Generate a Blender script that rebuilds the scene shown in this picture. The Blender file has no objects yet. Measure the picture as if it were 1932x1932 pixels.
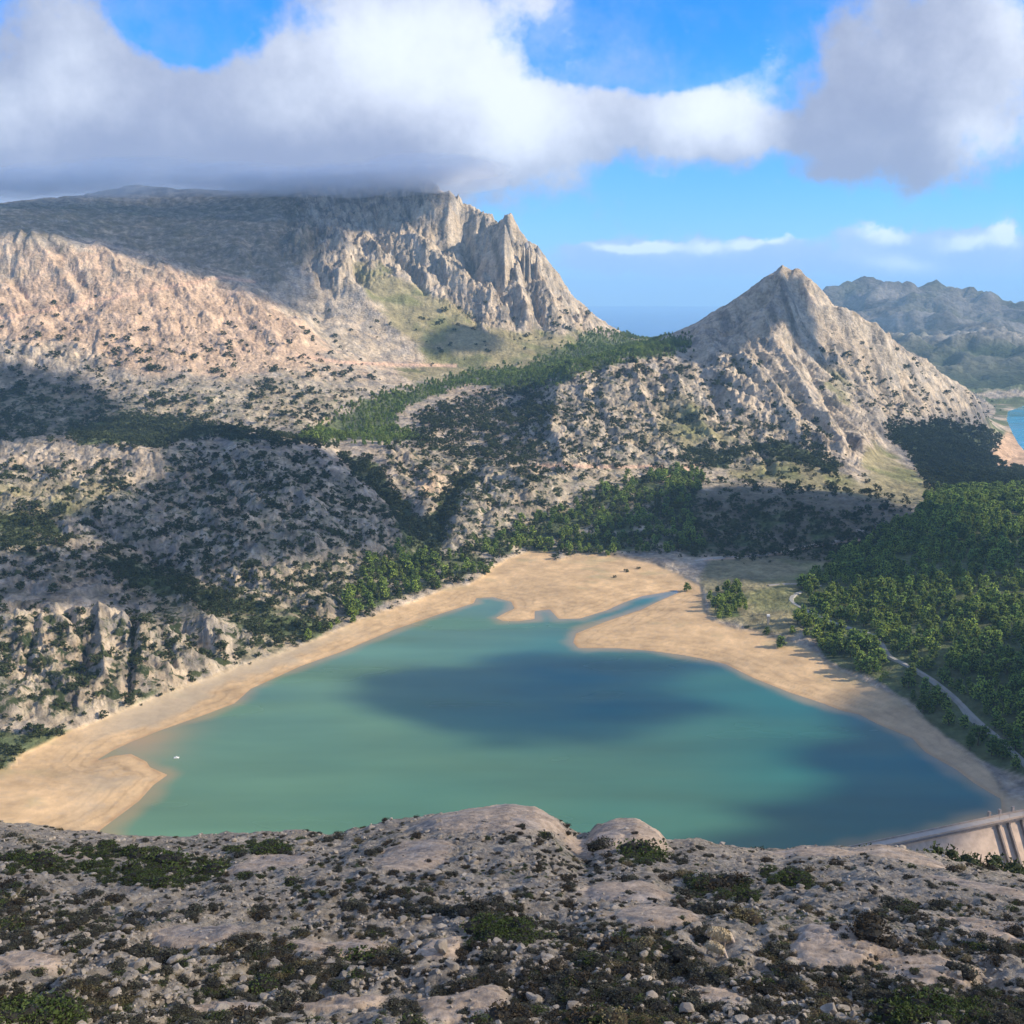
import bpy, math, random
import numpy as np

# ------------------------------------------------------------------ camera, sky, sun, exposure
scene = bpy.context.scene
COL = scene.collection
EYE = 300.0                       # camera height above the lake (m)
FP = 2071.0                       # focal length in units of a 1932 px wide picture
PITCH = math.atan((966 - 555) / FP)
CT, ST = math.cos(PITCH), math.sin(PITCH)

cam_d = bpy.data.cameras.new('camera')
cam_d.sensor_width = 36.0
cam_d.lens = 36.0 * FP / 1932.0
cam_d.clip_start = 1.0
cam_d.clip_end = 200000.0
cam = bpy.data.objects.new('camera', cam_d)
cam.location = (0, 0, EYE)
cam.rotation_euler = (math.pi / 2 - PITCH, 0, 0)
COL.objects.link(cam)
scene.camera = cam

SUN_EL = math.radians(28.5)
SUN_AZ = math.radians(97.0)       # clockwise from +Y : the sun stands to the right, a touch behind
SUN = np.array([math.sin(SUN_AZ) * math.cos(SUN_EL), math.cos(SUN_AZ) * math.cos(SUN_EL), math.sin(SUN_EL)])

scene.view_settings.view_transform = 'Standard'
scene.view_settings.look = 'None'
scene.view_settings.gamma = 1.0
scene.view_settings.exposure = 0.56
scene.view_settings.use_curve_mapping = False
scene.render.engine = 'CYCLES'
cy = scene.cycles
cy.use_denoising = True
cy.max_bounces = 5
cy.diffuse_bounces = 2
cy.glossy_bounces = 2
cy.transmission_bounces = 2
cy.volume_bounces = 6
cy.transparent_max_bounces = 8
cy.caustics_reflective = False
cy.caustics_refractive = False
cy.use_adaptive_sampling = True
cy.adaptive_threshold = 0.02

sun_d = bpy.data.lights.new('sun', 'SUN')
sun_d.energy = 5.0
sun_d.angle = math.radians(0.5)
sun_d.color = (1.0, 0.86, 0.67)
sun_o = bpy.data.objects.new('sun', sun_d)
from mathutils import Vector
sun_o.rotation_euler = Vector(tuple(SUN)).to_track_quat('Z', 'Y').to_euler()
sun_o.location = (0, 0, 900)
COL.objects.link(sun_o)


def P2(px, py):
    """picture position -> (x/y, drop/y) of the sight line"""
    dx = (px - 966.0) / FP
    dy = -(py - 966.0) / FP
    f = CT + dy * ST
    return dx / f, (ST - dy * CT) / f


def UNP(a, t):
    """(x/y, drop/y) -> picture position"""
    dy = (ST - t * CT) / (CT + t * ST)
    f = CT + dy * ST
    return 966.0 + a * f * FP, 966.0 - dy * FP


class NT:
    """small helper to write node trees"""
    def __init__(s, tree):
        s.t = tree
        s.n = tree.nodes
        s.l = tree.links

    def new(s, kind, **kw):
        nd = s.n.new(kind)
        for k, v in kw.items():
            setattr(nd, k, v)
        return nd

    def put(s, sock, v):
        if v is None:
            return
        if isinstance(v, bpy.types.NodeSocket):
            s.l.new(v, sock)
        else:
            sock.default_value = v

    def math(s, op, a, b=None, c=None, clamp=False):
        nd = s.new('ShaderNodeMath', operation=op, use_clamp=clamp)
        s.put(nd.inputs[0], a); s.put(nd.inputs[1], b); s.put(nd.inputs[2], c)
        return nd.outputs[0]

    def mix(s, f, a, b, blend='MIX'):
        nd = s.new('ShaderNodeMix', data_type='RGBA', blend_type=blend)
        s.put(nd.inputs[0], f)
        s.put(nd.inputs[6], a if isinstance(a, bpy.types.NodeSocket) else (*a, 1))
        s.put(nd.inputs[7], b if isinstance(b, bpy.types.NodeSocket) else (*b, 1))
        return nd.outputs[2]

    def noise(s, vec, scale, detail=4, rough=0.55, out=0, dist=0.0):
        nd = s.new('ShaderNodeTexNoise')
        s.put(nd.inputs['Vector'], vec)
        nd.inputs['Scale'].default_value = scale
        nd.inputs['Detail'].default_value = detail
        nd.inputs['Roughness'].default_value = rough
        nd.inputs['Distortion'].default_value = dist
        return nd.outputs[out]

    def smooth(s, v, lo, hi, tlo=0.0, thi=1.0):
        nd = s.new('ShaderNodeMapRange', interpolation_type='SMOOTHSTEP')
        s.put(nd.inputs[0], v)
        nd.inputs[1].default_value = lo; nd.inputs[2].default_value = hi
        nd.inputs[3].default_value = tlo; nd.inputs[4].default_value = thi
        return nd.outputs[0]

    def combine(s, x, y, z):
        nd = s.new('ShaderNodeCombineXYZ')
        s.put(nd.inputs[0], x); s.put(nd.inputs[1], y); s.put(nd.inputs[2], z)
        return nd.outputs[0]


# ---- the sky: physical sky plus drifting cloud, all by direction
world = bpy.data.worlds.new('World')
scene.world = world
world.use_nodes = True
W = NT(world.node_tree)
W.n.clear()
SKY_K = 0.12
sky = W.new('ShaderNodeTexSky', sky_type='NISHITA')
sky.sun_disc = False
sky.sun_elevation = SUN_EL
sky.sun_rotation = SUN_AZ
sky.altitude = 1000.0
sky.air_density = 1.0
sky.dust_density = 0.3
sky.ozone_density = 2.0
tc = W.new('ShaderNodeTexCoord')
sep = W.new('ShaderNodeSeparateXYZ')
W.l.new(tc.outputs['Generated'], sep.inputs[0])
dx_, dy_, dz_ = sep.outputs
yy = W.math('MAXIMUM', dy_, 0.05)
A0 = W.math('DIVIDE', dx_, yy)
E0 = W.math('DIVIDE', dz_, yy)
vec0 = W.combine(A0, E0, 0.0)
warp = W.new('ShaderNodeTexNoise')
W.put(warp.inputs['Vector'], vec0)
warp.inputs['Scale'].default_value = 7.0
warp.inputs['Detail'].default_value = 5.0
warp.inputs['Roughness'].default_value = 0.62
wsep = W.new('ShaderNodeSeparateColor')
W.l.new(warp.outputs['Color'], wsep.inputs[0])
A = W.math('ADD', A0, W.math('MULTIPLY', W.math('SUBTRACT', wsep.outputs[0], 0.5), 0.11))
E = W.math('ADD', E0, W.math('MULTIPLY', W.math('SUBTRACT', wsep.outputs[1], 0.5), 0.07))

# node group: one soft elliptical lobe
lg = bpy.data.node_groups.new('cloud_lobe', 'ShaderNodeTree')
for nme in ('A', 'E', 'a0', 'e0', 'ra', 're'):
    lg.interface.new_socket(nme, in_out='INPUT', socket_type='NodeSocketFloat')
lg.interface.new_socket('v', in_out='OUTPUT', socket_type='NodeSocketFloat')
L = NT(lg)
gi = L.new('NodeGroupInput'); go = L.new('NodeGroupOutput')
u = L.math('DIVIDE', L.math('SUBTRACT', gi.outputs[0], gi.outputs[2]), gi.outputs[4])
v = L.math('DIVIDE', L.math('SUBTRACT', gi.outputs[1], gi.outputs[3]), gi.outputs[5])
d2 = L.math('ADD', L.math('MULTIPLY', u, u), L.math('MULTIPLY', v, v))
L.l.new(L.math('EXPONENT', L.math('MULTIPLY', d2, -1.0)), go.inputs[0])


def lobes(lst, Au, Eu):
    tot = None
    for (px, py, rx, ry, w) in lst:
        a0, t0 = P2(px, py)
        nd = W.new('ShaderNodeGroup', node_tree=lg)
        W.put(nd.inputs[0], Au); W.put(nd.inputs[1], Eu)
        nd.inputs[2].default_value = a0; nd.inputs[3].default_value = -t0
        nd.inputs[4].default_value = rx / FP * 1.05; nd.inputs[5].default_value = ry / FP * 1.05
        o = W.math('MULTIPLY', nd.outputs[0], w)
        tot = o if tot is None else W.math('ADD', tot, o)
    return tot


cover = lobes([(120, 120, 230, 150, 1.0), (100, 300, 320, 95, 1.1), (480, 265, 330, 110, 1.1), (760, 130, 250, 180, 1.2),
               (900, 270, 200, 80, .8), (1130, 215, 150, 75, .9), (1290, 240, 150, 65, .8), (1440, 110, 75, 60, .50),
               (1770, 110, 240, 150, 1.15), (1650, 225, 180, 80, .85), (1450, 260, 120, 38, .6), (1770, 310, 110, 35, .6), (1560, 322, 80, 18, .45), (1000, 0, 350, 30, .35),
               (360, 40, 85, 70, -1.5), (1230, 100, 150, 75, -.9), (1500, 130, 60, 120, -.45), (1150, 150, 90, 50, -.3)], A, E)
fb = W.noise(vec0, 12.0, 6, 0.6)
cov = W.math('ADD', cover, W.math('MULTIPLY', W.math('SUBTRACT', fb, 0.5), 2.0))
a_in = W.smooth(cov, 0.22, 0.86)
veil = W.math('MULTIPLY', W.smooth(W.noise(vec0, 6.0, 6, .65), .38, .72), W.smooth(E0, 0.10, 0.19))
a_in = W.math('MAXIMUM', a_in, W.math('MULTIPLY', veil, 0.5))
# low bank on the horizon
Al = W.math('ADD', A0, W.math('MULTIPLY', W.math('SUBTRACT', W.noise(vec0, 38.0, 5, .6), 0.5), 0.045))
El = W.math('ADD', E0, W.math('MULTIPLY', W.math('SUBTRACT', W.noise(W.combine(A0, E0, 4.0), 46.0, 5, .6), 0.5), 0.022))
low = lobes([(1105, 470, 34, 12, .7), (1150, 474, 50, 20, .9), (1222, 466, 42, 16, .9), (1200, 490, 90, 22, .7), (1330, 466, 36, 16, .9), (1345, 486, 70, 22, .7), (1408, 462, 24, 12, .8), (1470, 462, 44, 16, .9), (1480, 486, 70, 22, .7),
             (1600, 434, 40, 16, .7), (1664, 436, 26, 14, .8), (1650, 470, 70, 26, .7), (1690, 492, 70, 24, .9), (1760, 445, 50, 18, .7), (1825, 446, 44, 16, .8), (1895, 436, 22, 22, 1.0), (1900, 470, 70, 28, .8), (1800, 480, 90, 28, .7), (1300, 500, 270, 32, .85), (1790, 500, 250, 42, .85),
             (1240, 325, 30, 12, .5)], Al, El)
fb2 = W.noise(W.combine(A0, W.math('MULTIPLY', E0, 1.5), 3.0), 30.0, 6, 0.62)
lowc = W.math('ADD', low, W.math('MULTIPLY', W.math('SUBTRACT', fb2, 0.5), 2.0))
a_low = W.math('MULTIPLY', W.smooth(lowc, 0.18, 0.92), 0.85)
# the rest of the sky, outside the picture; cloud cover raised to whiten the ambient light
over = W.math('MAXIMUM', dz_, 0.02)
vfar = W.combine(W.math('DIVIDE', dx_, W.math('ADD', over, 0.25)), W.math('DIVIDE', dy_, W.math('ADD', over, 0.25)), 5.0)
fb3 = W.noise(vfar, 1.6, 6, 0.55)
a_out = W.math('MULTIPLY', W.smooth(fb3, 0.40, 0.58), W.smooth(dz_, 0.02, 0.12))
outside = W.math('MAXIMUM', W.smooth(W.math('ABSOLUTE', A0), 0.50, 0.75), W.math('MAXIMUM', W.smooth(E0, 0.27, 0.42), W.smooth(dy_, 0.25, 0.1)))
alpha = W.math('ADD', W.math('MULTIPLY', a_in, W.math('SUBTRACT', 1.0, outside)), W.math('MULTIPLY', a_out, outside))
# cloud tone
bright = lobes([(620, 110, 120, 90, .45), (900, 110, 230, 150, .9), (1000, 240, 110, 70, .5), (1330, 215, 120, 70, .8), (1430, 110, 60, 60, .7),
                (1900, 80, 130, 160, .55), (1880, 270, 90, 40, .5), (120, 200, 130, 60, .4), (200, 60, 120, 80, .25),
(1150, 462, 50, 9, 1.2), (1222, 460, 45, 10, 1.2), (1330, 460, 40, 12, 1.1), (1408, 458, 24, 10, 1.2), (1470, 456, 44, 10, 1.2), (1664, 430, 40, 14, 1.0), (1690, 490, 60, 18, .8), (1825, 440, 40, 12, .9), (1895, 430, 26, 20, 1.4), (1300, 510, 260, 20, -.2),
                (440, 320, 380, 60, -.35), (1680, 230, 180, 90, -.15), (1600, 325, 120, 25, -.45)], A, E)
fb4 = W.noise(vec0, 11.0, 7, 0.62)
bright = W.math('ADD', bright, W.math('MULTIPLY', outside, 0.12))
tone = W.smooth(W.math('ADD', bright, W.math('MULTIPLY', W.math('SUBTRACT', fb4, 0.5), 1.1)), -0.25, 1.05)
k = 1.0 / SKY_K
ccol = W.mix(tone, (0.245 * k, 0.285 * k, 0.42 * k), (0.68 * k, 0.73 * k, 0.83 * k))
# clear sky, tinted to the photograph's deep cyan blue
zen = W.smooth(E0, -0.02, 0.26)
tint = W.mix(zen, (0.42, 0.71, 1.18), (0.10, 0.70, 1.48))
clear = W.mix(1.0, sky.outputs[0], tint, 'MULTIPLY')
lowcol = W.mix(tone, (0.29 * k, 0.41 * k, 0.72 * k), (0.74 * k, 0.80 * k, 0.92 * k))
clear = W.mix(W.math('MULTIPLY', a_low, W.math('SUBTRACT', 1.0, outside)), clear, lowcol)
skyc = W.mix(alpha, clear, ccol)
bg = W.new('ShaderNodeBackground')
W.l.new(skyc, bg.inputs[0])
bg.inputs[1].default_value = SKY_K
wo = W.new('ShaderNodeOutputWorld')
W.l.new(bg.outputs[0], wo.inputs[0])
world.cycles.sampling_method = 'MANUAL'
world.cycles.sample_map_resolution = 512

rng = np.random.default_rng(7)
random.seed(7)


# ------------------------------------------------------------------ numeric helpers
def sstep(x, a, b):
    t = np.clip((x - a) / (b - a), 0, 1)
    return t * t * (3 - 2 * t)


def perlin(x, y, seed=0):
    r = np.random.default_rng(seed)
    perm = r.permutation(1024)
    ang = r.random(1024) * 2 * np.pi
    gx, gy = np.cos(ang), np.sin(ang)
    xi = np.floor(x).astype(np.int64); yi = np.floor(y).astype(np.int64)
    xf = x - xi; yf = y - yi
    def g(ix, iy, fx, fy):
        h = perm[(perm[ix & 1023] + iy) & 1023]
        return gx[h] * fx + gy[h] * fy
    u = xf * xf * xf * (xf * (xf * 6 - 15) + 10); v = yf * yf * yf * (yf * (yf * 6 - 15) + 10)
    n00 = g(xi, yi, xf, yf); n10 = g(xi + 1, yi, xf - 1, yf)
    n01 = g(xi, yi + 1, xf, yf - 1); n11 = g(xi + 1, yi + 1, xf - 1, yf - 1)
    return 1.5 * ((n00 * (1 - u) + n10 * u) * (1 - v) + (n01 * (1 - u) + n11 * u) * v)


def fbm(x, y, w, octv=4, seed=0, gain=.5):
    s = np.zeros_like(x); a = 1.0
    for i in range(octv):
        s += a * perlin(x / w + 17.3 * i, y / w - 9.1 * i, seed + i)
        w *= .5; a *= gain
    return s


def ridged(x, y, w, octv=4, seed=0, gain=.5):
    s = np.zeros_like(x); a = 1.0
    for i in range(octv):
        s += a * (1 - 2 * np.abs(perlin(x / w + 5.3 * i, y / w - 3.1 * i, seed + i)))
        w *= .5; a *= gain
    return s


def inpoly(px, py, poly):
    c = np.zeros(px.shape, bool)
    n = len(poly); j = n - 1
    for i in range(n):
        xi, yi = poly[i]; xj, yj = poly[j]
        if yi != yj:
            m = ((yi > py) != (yj > py)) & (px < (xj - xi) * (py - yi) / (yj - yi) + xi)
            c ^= m
        j = i
    return c


def sdist(px, py, poly):
    """signed distance, positive outside"""
    d = np.full(px.shape, 1e18)
    n = len(poly)
    for i in range(n):
        ax, ay = poly[i]; bx, by = poly[(i + 1) % n]
        ex, ey = bx - ax, by - ay
        L2 = ex * ex + ey * ey + 1e-12
        t = np.clip(((px - ax) * ex + (py - ay) * ey) / L2, 0, 1)
        d = np.minimum(d, (px - ax - t * ex) ** 2 + (py - ay - t * ey) ** 2)
    d = np.sqrt(d)
    return np.where(inpoly(px, py, poly), -d, d)


def atz(px, py, z):
    a, t = P2(px, py)
    Y = (EYE - z) / t
    return (a * Y, Y)


# ------------------------------------------------------------------ the lake outline
LAKE_P = [(187, 1568), (227, 1538), (263, 1511), (290, 1481), (317, 1462), (283, 1447), (277, 1437), (247, 1422), (213, 1426), (180, 1436), (213, 1416), (247, 1400),
          (300, 1379), (383, 1350), (443, 1327), (473, 1300), (567, 1257), (644, 1230), (744, 1188), (831, 1158), (894, 1138),
          (899, 1128), (931, 1127), (964, 1135), (971, 1148), (951, 1157), (935, 1166), (950, 1172), (977, 1172), (1009, 1168),
          (1009, 1153), (1037, 1150), (1054, 1168), (1094, 1167), (1144, 1152), (1177, 1137), (1211, 1125), (1277, 1114),
          (1280, 1118), (1241, 1135), (1211, 1150), (1144, 1172), (1087, 1195), (1081, 1212), (1091, 1223), (1164, 1223),
          (1227, 1228), (1288, 1236), (1331, 1244), (1368, 1253), (1421, 1279), (1488, 1306), (1555, 1328), (1588, 1341),
          (1621, 1348), (1655, 1366), (1721, 1393), (1745, 1419), (1805, 1453), (1838, 1478), (1885, 1506), (1890, 1534),
          (1610, 1603), (1480, 1640), (1300, 1700), (900, 1720), (500, 1680), (250, 1640)]
LAKE = [atz(px, py, 0.0) for px, py in LAKE_P]
DAM0 = np.array(atz(1470, 1631, 4.0)); DAM1 = np.array(atz(1990, 1521, 4.0))
damdir = (DAM1 - DAM0) / np.linalg.norm(DAM1 - DAM0)
damn = np.array([damdir[1], -damdir[0]])            # points downstream, towards the camera side
SAND_P = [(0, 1460), (15, 1450), (35, 1425), (130, 1378), (250, 1332), (360, 1289), (420, 1267), (480, 1247), (540, 1228), (600, 1203), (680, 1170),
          (740, 1150), (800, 1128), (850, 1106), (880, 1104), (915, 1085), (930, 1070), (955, 1055), (1000, 1040), (1040, 1040), (1050, 1056),
          (1100, 1045), (1180, 1050), (1240, 1065), (1290, 1085), (1325, 1105), (1330, 1150), (1345, 1170), (1380, 1182), (1430, 1190), (1500, 1215),
          (1540, 1232), (1570, 1255), (1620, 1280), (1680, 1308), (1720, 1335), (1790, 1392), (1870, 1455), (1905, 1505), (1932, 1535), (1932, 1720), (0, 1720)]

# ------------------------------------------------------------------ terrain control points (picture position, distance)
CP = []      # a, Y, z


def cp(px, py, Y):
    a, t = P2(px, py)
    CP.append((a, Y, EYE - Y * t))


def cpz(px, py, z):
    a, t = P2(px, py)
    CP.append((a, (EYE - z) / t, z))


def hid(px, Y, z, py=700):
    a, t = P2(px, py)
    CP.append((a, Y, z))


for px, py in LAKE_P[::2]:
    cpz(px, py, 0.0)
for px, py in SAND_P[:-2:1]:
    cpz(px, py, 4.0 if px < 1000 else 3.5)
for px, py in [(1100, 1045), (1250, 1065), (900, 1092)]:
    cpz(px, py, 4)
for q in [(1500, 1205, 6), (1500, 1130, 9), (1400, 1110, 6), (1700, 1250, 13), (1900, 1430, 9), (1932, 1250, 26), (1932, 1050, 34), (1700, 1100, 18), (1600, 1180, 10), (1800, 1330, 12)]:
    cpz(*q)
for q in [(1932, 950, 1420), (1700, 1000, 1250), (1830, 935, 1520), (1740, 945, 1560), (1700, 880, 1900), (1800, 880, 2200), (1850, 920, 1740), (1932, 910, 1800),
          (1860, 862, 2750), (1932, 895, 2600), (1932, 800, 3590), (1900, 840, 3000), (1865, 775, 3250), (1900, 775, 3550), (1932, 760, 4300),
          (1475, 530, 2600), (1500, 533, 2600), (1515, 542, 2605), (1530, 550, 2610), (1545, 566, 2615), (1560, 585, 2620), (1580, 602, 2640), (1600, 617, 2660), (1625, 635, 2680), (1650, 652, 2700), (1700, 682, 2800),
          (1750, 706, 2900), (1800, 735, 3000), (1850, 760, 3100), (1880, 778, 3180),
          (1455, 522, 2595), (1440, 533, 2595), (1430, 543, 2590), (1415, 560, 2585), (1400, 573, 2580), (1385, 590, 2570), (1370, 604, 2560), (1340, 625, 2540), (1315, 638, 2520), (1290, 650, 2450),
          (1475, 560, 2540), (1470, 600, 2480), (1460, 650, 2400), (1520, 600, 2570), (1540, 650, 2530), (1510, 640, 2470), (1400, 620, 2500), (1430, 600, 2520), (1360, 640, 2480),
          (1310, 690, 2300), (1380, 660, 2400), (1350, 800, 1950), (1450, 800, 2000), (1500, 860, 1800), (1600, 860, 1850), (1650, 800, 2150), (1750, 800, 2500),
          (1550, 720, 2350), (1450, 700, 2250), (1650, 720, 2600), (1600, 930, 1600), (1700, 930, 1650), (1500, 760, 2100), (1600, 780, 2150),
          (1030, 735, 2150), (1060, 718, 2160), (1100, 695, 2200), (1150, 676, 2250), (1200, 668, 2300), (1260, 660, 2350), (1300, 656, 2420),
          (1200, 651, 2900), (1260, 648, 2850), (1050, 800, 1850), (1150, 800, 1900), (1250, 800, 1950), (1050, 870, 1650), (1200, 880, 1650), (1300, 880, 1680), (1400, 880, 1720),
          (1150, 730, 2080), (1250, 720, 2150), (1050, 960, 1420), (1200, 960, 1420), (1000, 1020, 1300), (1150, 1020, 1290), (1250, 930, 1500),
          (1300, 930, 1500), (1400, 925, 1520), (1500, 930, 1520), (1600, 937, 1520), (1700, 955, 1460), (1300, 1040, 1260), (1450, 1060, 1210), (1600, 1040, 1250),
          (1400, 985, 1370), (1550, 985, 1380), (1480, 880, 1700), (1400, 900, 1640), (1550, 905, 1630),
          (620, 815, 1950), (650, 800, 2000), (700, 765, 2150), (800, 730, 2350), (900, 715, 2500), (1000, 700, 2650), (1100, 680, 2850), (1150, 655, 3100), (1180, 640, 3250), (1220, 641, 3300), (1260, 640, 3300), (1300, 637, 3250), (1350, 637, 3250),
          (880, 750, 2300), (950, 790, 2050), (800, 800, 2000), (900, 850, 1800), (1000, 760, 2150),
          (780, 835, 1780), (850, 860, 1740), (720, 850, 1700), (800, 900, 1600), (830, 940, 1470), (950, 895, 1550), (1000, 900, 1520), (900, 940, 1430), (870, 1000, 1290), (950, 960, 1400), (900, 1040, 1230), (700, 1060, 1180),
          (250, 850, 1500), (330, 830, 1600), (400, 812, 1640), (480, 820, 1620), (560, 840, 1580), (600, 855, 1550), (640, 872, 1520), (700, 905, 1480), (760, 950, 1420), (790, 990, 1340),
          (450, 900, 1400), (550, 950, 1280), (450, 1000, 1180), (600, 1030, 1150), (700, 1000, 1250), (700, 1090, 1120), (600, 1120, 1050), (500, 1150, 985), (400, 1130, 1010), (300, 1110, 1040),
          (250, 1050, 1130), (150, 1050, 1090), (0, 1050, 1070), (0, 960, 1230), (150, 930, 1330), (0, 890, 1410), (0, 855, 1500), (130, 840, 1530), (200, 960, 1260), (330, 930, 1380), (350, 1000, 1220),
          (100, 1150, 890), (200, 1158, 890), (0, 1180, 860), (330, 1170, 900), (420, 1225, 870), (50, 1260, 800), (150, 1260, 810), (280, 1240, 830), (100, 1110, 970),
          (250, 797, 1850), (400, 790, 1900), (550, 815, 1820), (100, 815, 1800), (0, 780, 1900), (200, 760, 1950), (400, 750, 1990), (550, 780, 1950), (600, 745, 2130), (450, 700, 2200), (300, 680, 2180), (100, 680, 2150),
          (0, 650, 2200), (200, 620, 2320), (400, 620, 2420), (600, 650, 2480), (700, 690, 2600), (750, 650, 2770), (850, 695, 2680), (650, 600, 2820), (500, 560, 2660), (300, 550, 2520), (100, 550, 2450), (0, 510, 2500),
          (0, 446, 2600), (50, 443, 2610), (110, 451, 2620), (200, 475, 2650), (280, 490, 2680), (350, 506, 2720), (420, 530, 2770), (490, 560, 2800), (560, 595, 2850), (100, 425, 3100), (100, 380, 3750), (300, 450, 3200), (300, 395, 3800),
          (180, 372, 3900), (250, 357, 3950), (300, 362, 3950), (370, 364, 3950), (450, 372, 3900), (450, 460, 3150), (600, 460, 3250), (600, 395, 3600), (700, 385, 3700), (700, 332, 3870), (600, 338, 3900), (520, 347, 3900),
          (790, 342, 3800), (845, 360, 3720), (870, 378, 3690), (895, 398, 3650), (915, 415, 3610), (930, 432, 3570), (940, 428, 3500), (950, 423, 3460), (958, 420, 3450), (966, 432, 3445), (974, 450, 3440), (980, 468, 3430),
          (987, 462, 3400), (997, 460, 3400), (1003, 476, 3390), (1020, 490, 3380), (1028, 508, 3370), (1034, 522, 3365), (1045, 540, 3360), (1060, 556, 3350), (1070, 570, 3345), (1085, 585, 3340),
          (1098, 600, 3335), (1115, 605, 3330), (1128, 615, 3320), (1145, 626, 3310), (1162, 633, 3305),
          (960, 560, 3180), (985, 600, 3080), (950, 500, 3300), (920, 500, 3420), (900, 460, 3560), (880, 500, 3450), (850, 440, 3580), (700, 500, 3180), (800, 480, 3380), (650, 480, 3200), (560, 540, 2950),
          (700, 590, 2880), (800, 600, 2930), (850, 560, 3080), (900, 640, 2860), (1000, 640, 2990), (1050, 600, 3130), (1050, 660, 2900), (800, 660, 2770), (740, 410, 3600), (790, 470, 3370), (850, 530, 3170), (930, 590, 3040),
          (1025, 560, 3250), (990, 520, 3300),
          # far range on the right
          (1560, 568, 7600), (1580, 563, 7650), (1600, 557, 7700), (1618, 552, 7700), (1632, 546, 7700), (1650, 553, 7700), (1670, 559, 7750), (1710, 561, 7800), (1760, 560, 7900), (1810, 562, 7900), (1850, 572, 7900), (1890, 580, 7800), (1932, 578, 7800),
          (1620, 600, 7000), (1700, 620, 6400), (1800, 600, 6800), (1900, 610, 6800), (1700, 665, 5400), (1800, 660, 5600), (1800, 690, 5000), (1850, 720, 4700), (1932, 660, 5500), (1932, 710, 4700),
          (2100, 560, 7800), (2300, 590, 7600)]:
    cp(*q)
for q in [(1475, 3100, 150), (1300, 3100, 130), (1700, 3400, -60), (1600, 3300, 20), (1850, 3650, -150), (1400, 2900, 190), (1600, 4200, -140), (1560, 5200, -140), (1700, 4300, -140),
          (1220, 3800, -60), (1220, 4700, -300), (1000, 4200, -100), (1000, 5200, -320), (1300, 4200, -200), (1300, 5200, -320), (1450, 5600, -300), (1450, 8000, -320),
          (1200, 8500, -340), (900, 8500, -340), (500, 5200, 300), (500, 8500, -300), (100, 5200, 300), (100, 8500, -300), (700, 4300, 500), (300, 4400, 600), (850, 4300, 300), (960, 3900, 150), (1040, 3800, 60),
          (130, 1650, 70), (300, 1740, 70), (450, 1780, 62), (1400, 1600, 24), (1550, 1590, 20), (130, 2850, 425), (300, 2950, 360), (1700, 9300, -100), (1932, 9300, -100), (1560, 7200, -40),
          (300, 380, 12), (966, 380, 12), (1400, 380, 5), (1850, 380, -24)]:
    hid(*q)
for (a, Y, z) in list(CP):
    px, py = UNP(a, (EYE - z) / Y)
    if px <= 2:
        CP.append((a - .2, Y, z))
    if px >= 1930:
        CP.append((a + .2, Y, z))
CP = np.array(CP)
_u = CP[:, 0]; _v = np.log(CP[:, 1])
_c = 0.007


def _K(u, v):
    return np.sqrt((u[:, None] - _u[None, :]) ** 2 + (v[:, None] - _v[None, :]) ** 2 + _c * _c)


_n = len(CP)
_M = np.zeros((_n + 3, _n + 3))
_M[:_n, :_n] = _K(_u, _v) + np.eye(_n) * -6e-5
_M[:_n, _n] = 1; _M[:_n, _n + 1] = _u; _M[:_n, _n + 2] = _v
_M[_n:, :_n] = _M[:_n, _n:].T
_R = np.zeros(_n + 3); _R[:_n] = CP[:, 2]
_S = np.linalg.solve(_M, _R)


def zbase(a, Y):
    sh = a.shape
    a = a.ravel(); v = np.log(Y.ravel())
    out = np.empty(a.size)
    for i in range(0, a.size, 40000):
        s = slice(i, i + 40000)
        out[s] = _K(a[s], v[s]).astype(np.float64) @ _S[:_n] + _S[_n] + _S[_n + 1] * a[s] + _S[_n + 2] * v[s]
    return out.reshape(sh)


# ------------------------------------------------------------------ what covers the ground, laid down region by region
RS = 2.0                      # raster step in picture units
RW = int(2300 / RS); RH = int(1400 / RS)
RX0, RY0 = -180.0, 330.0
_gx, _gy = np.meshgrid(RX0 + (np.arange(RW) + .5) * RS, RY0 + (np.arange(RH) + .5) * RS)


def blur(im, r):
    r = int(round(r / RS))
    for _ in range(2):
        for ax in (0, 1):
            if r < 1:
                continue
            p = np.pad(im, [(r + 1, r) if i == ax else (0, 0) for i in (0, 1)], mode='edge')
            c = np.cumsum(p, axis=ax)
            n = im.shape[ax]
            hi = np.take(c, np.arange(2 * r + 1, 2 * r + 1 + n), axis=ax); lo = np.take(c, np.arange(0, n), axis=ax)
            im = (hi - lo) / (2 * r + 1)
    return im


def raster(polys, r=6):
    im = np.zeros(_gx.shape)
    for p in polys:
        w = 1.0
        if isinstance(p[0], (int, float)):
            w, p = p[0], p[1:]
        p = [((-170 if q[0] <= 0 else 2110 if q[0] >= 1932 else q[0]), q[1]) for q in p]
        xs = [q[0] for q in p]; ys = [q[1] for q in p]
        i0 = max(0, int((min(xs) - RX0) / RS) - 1); i1 = min(RW, int((max(xs) - RX0) / RS) + 2)
        j0 = max(0, int((min(ys) - RY0) / RS) - 1); j1 = min(RH, int((max(ys) - RY0) / RS) + 2)
        m = inpoly(_gx[j0:j1, i0:i1], _gy[j0:j1, i0:i1], p)
        im[j0:j1, i0:i1] = np.maximum(im[j0:j1, i0:i1], m * w)
    return blur(im, r)


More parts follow.
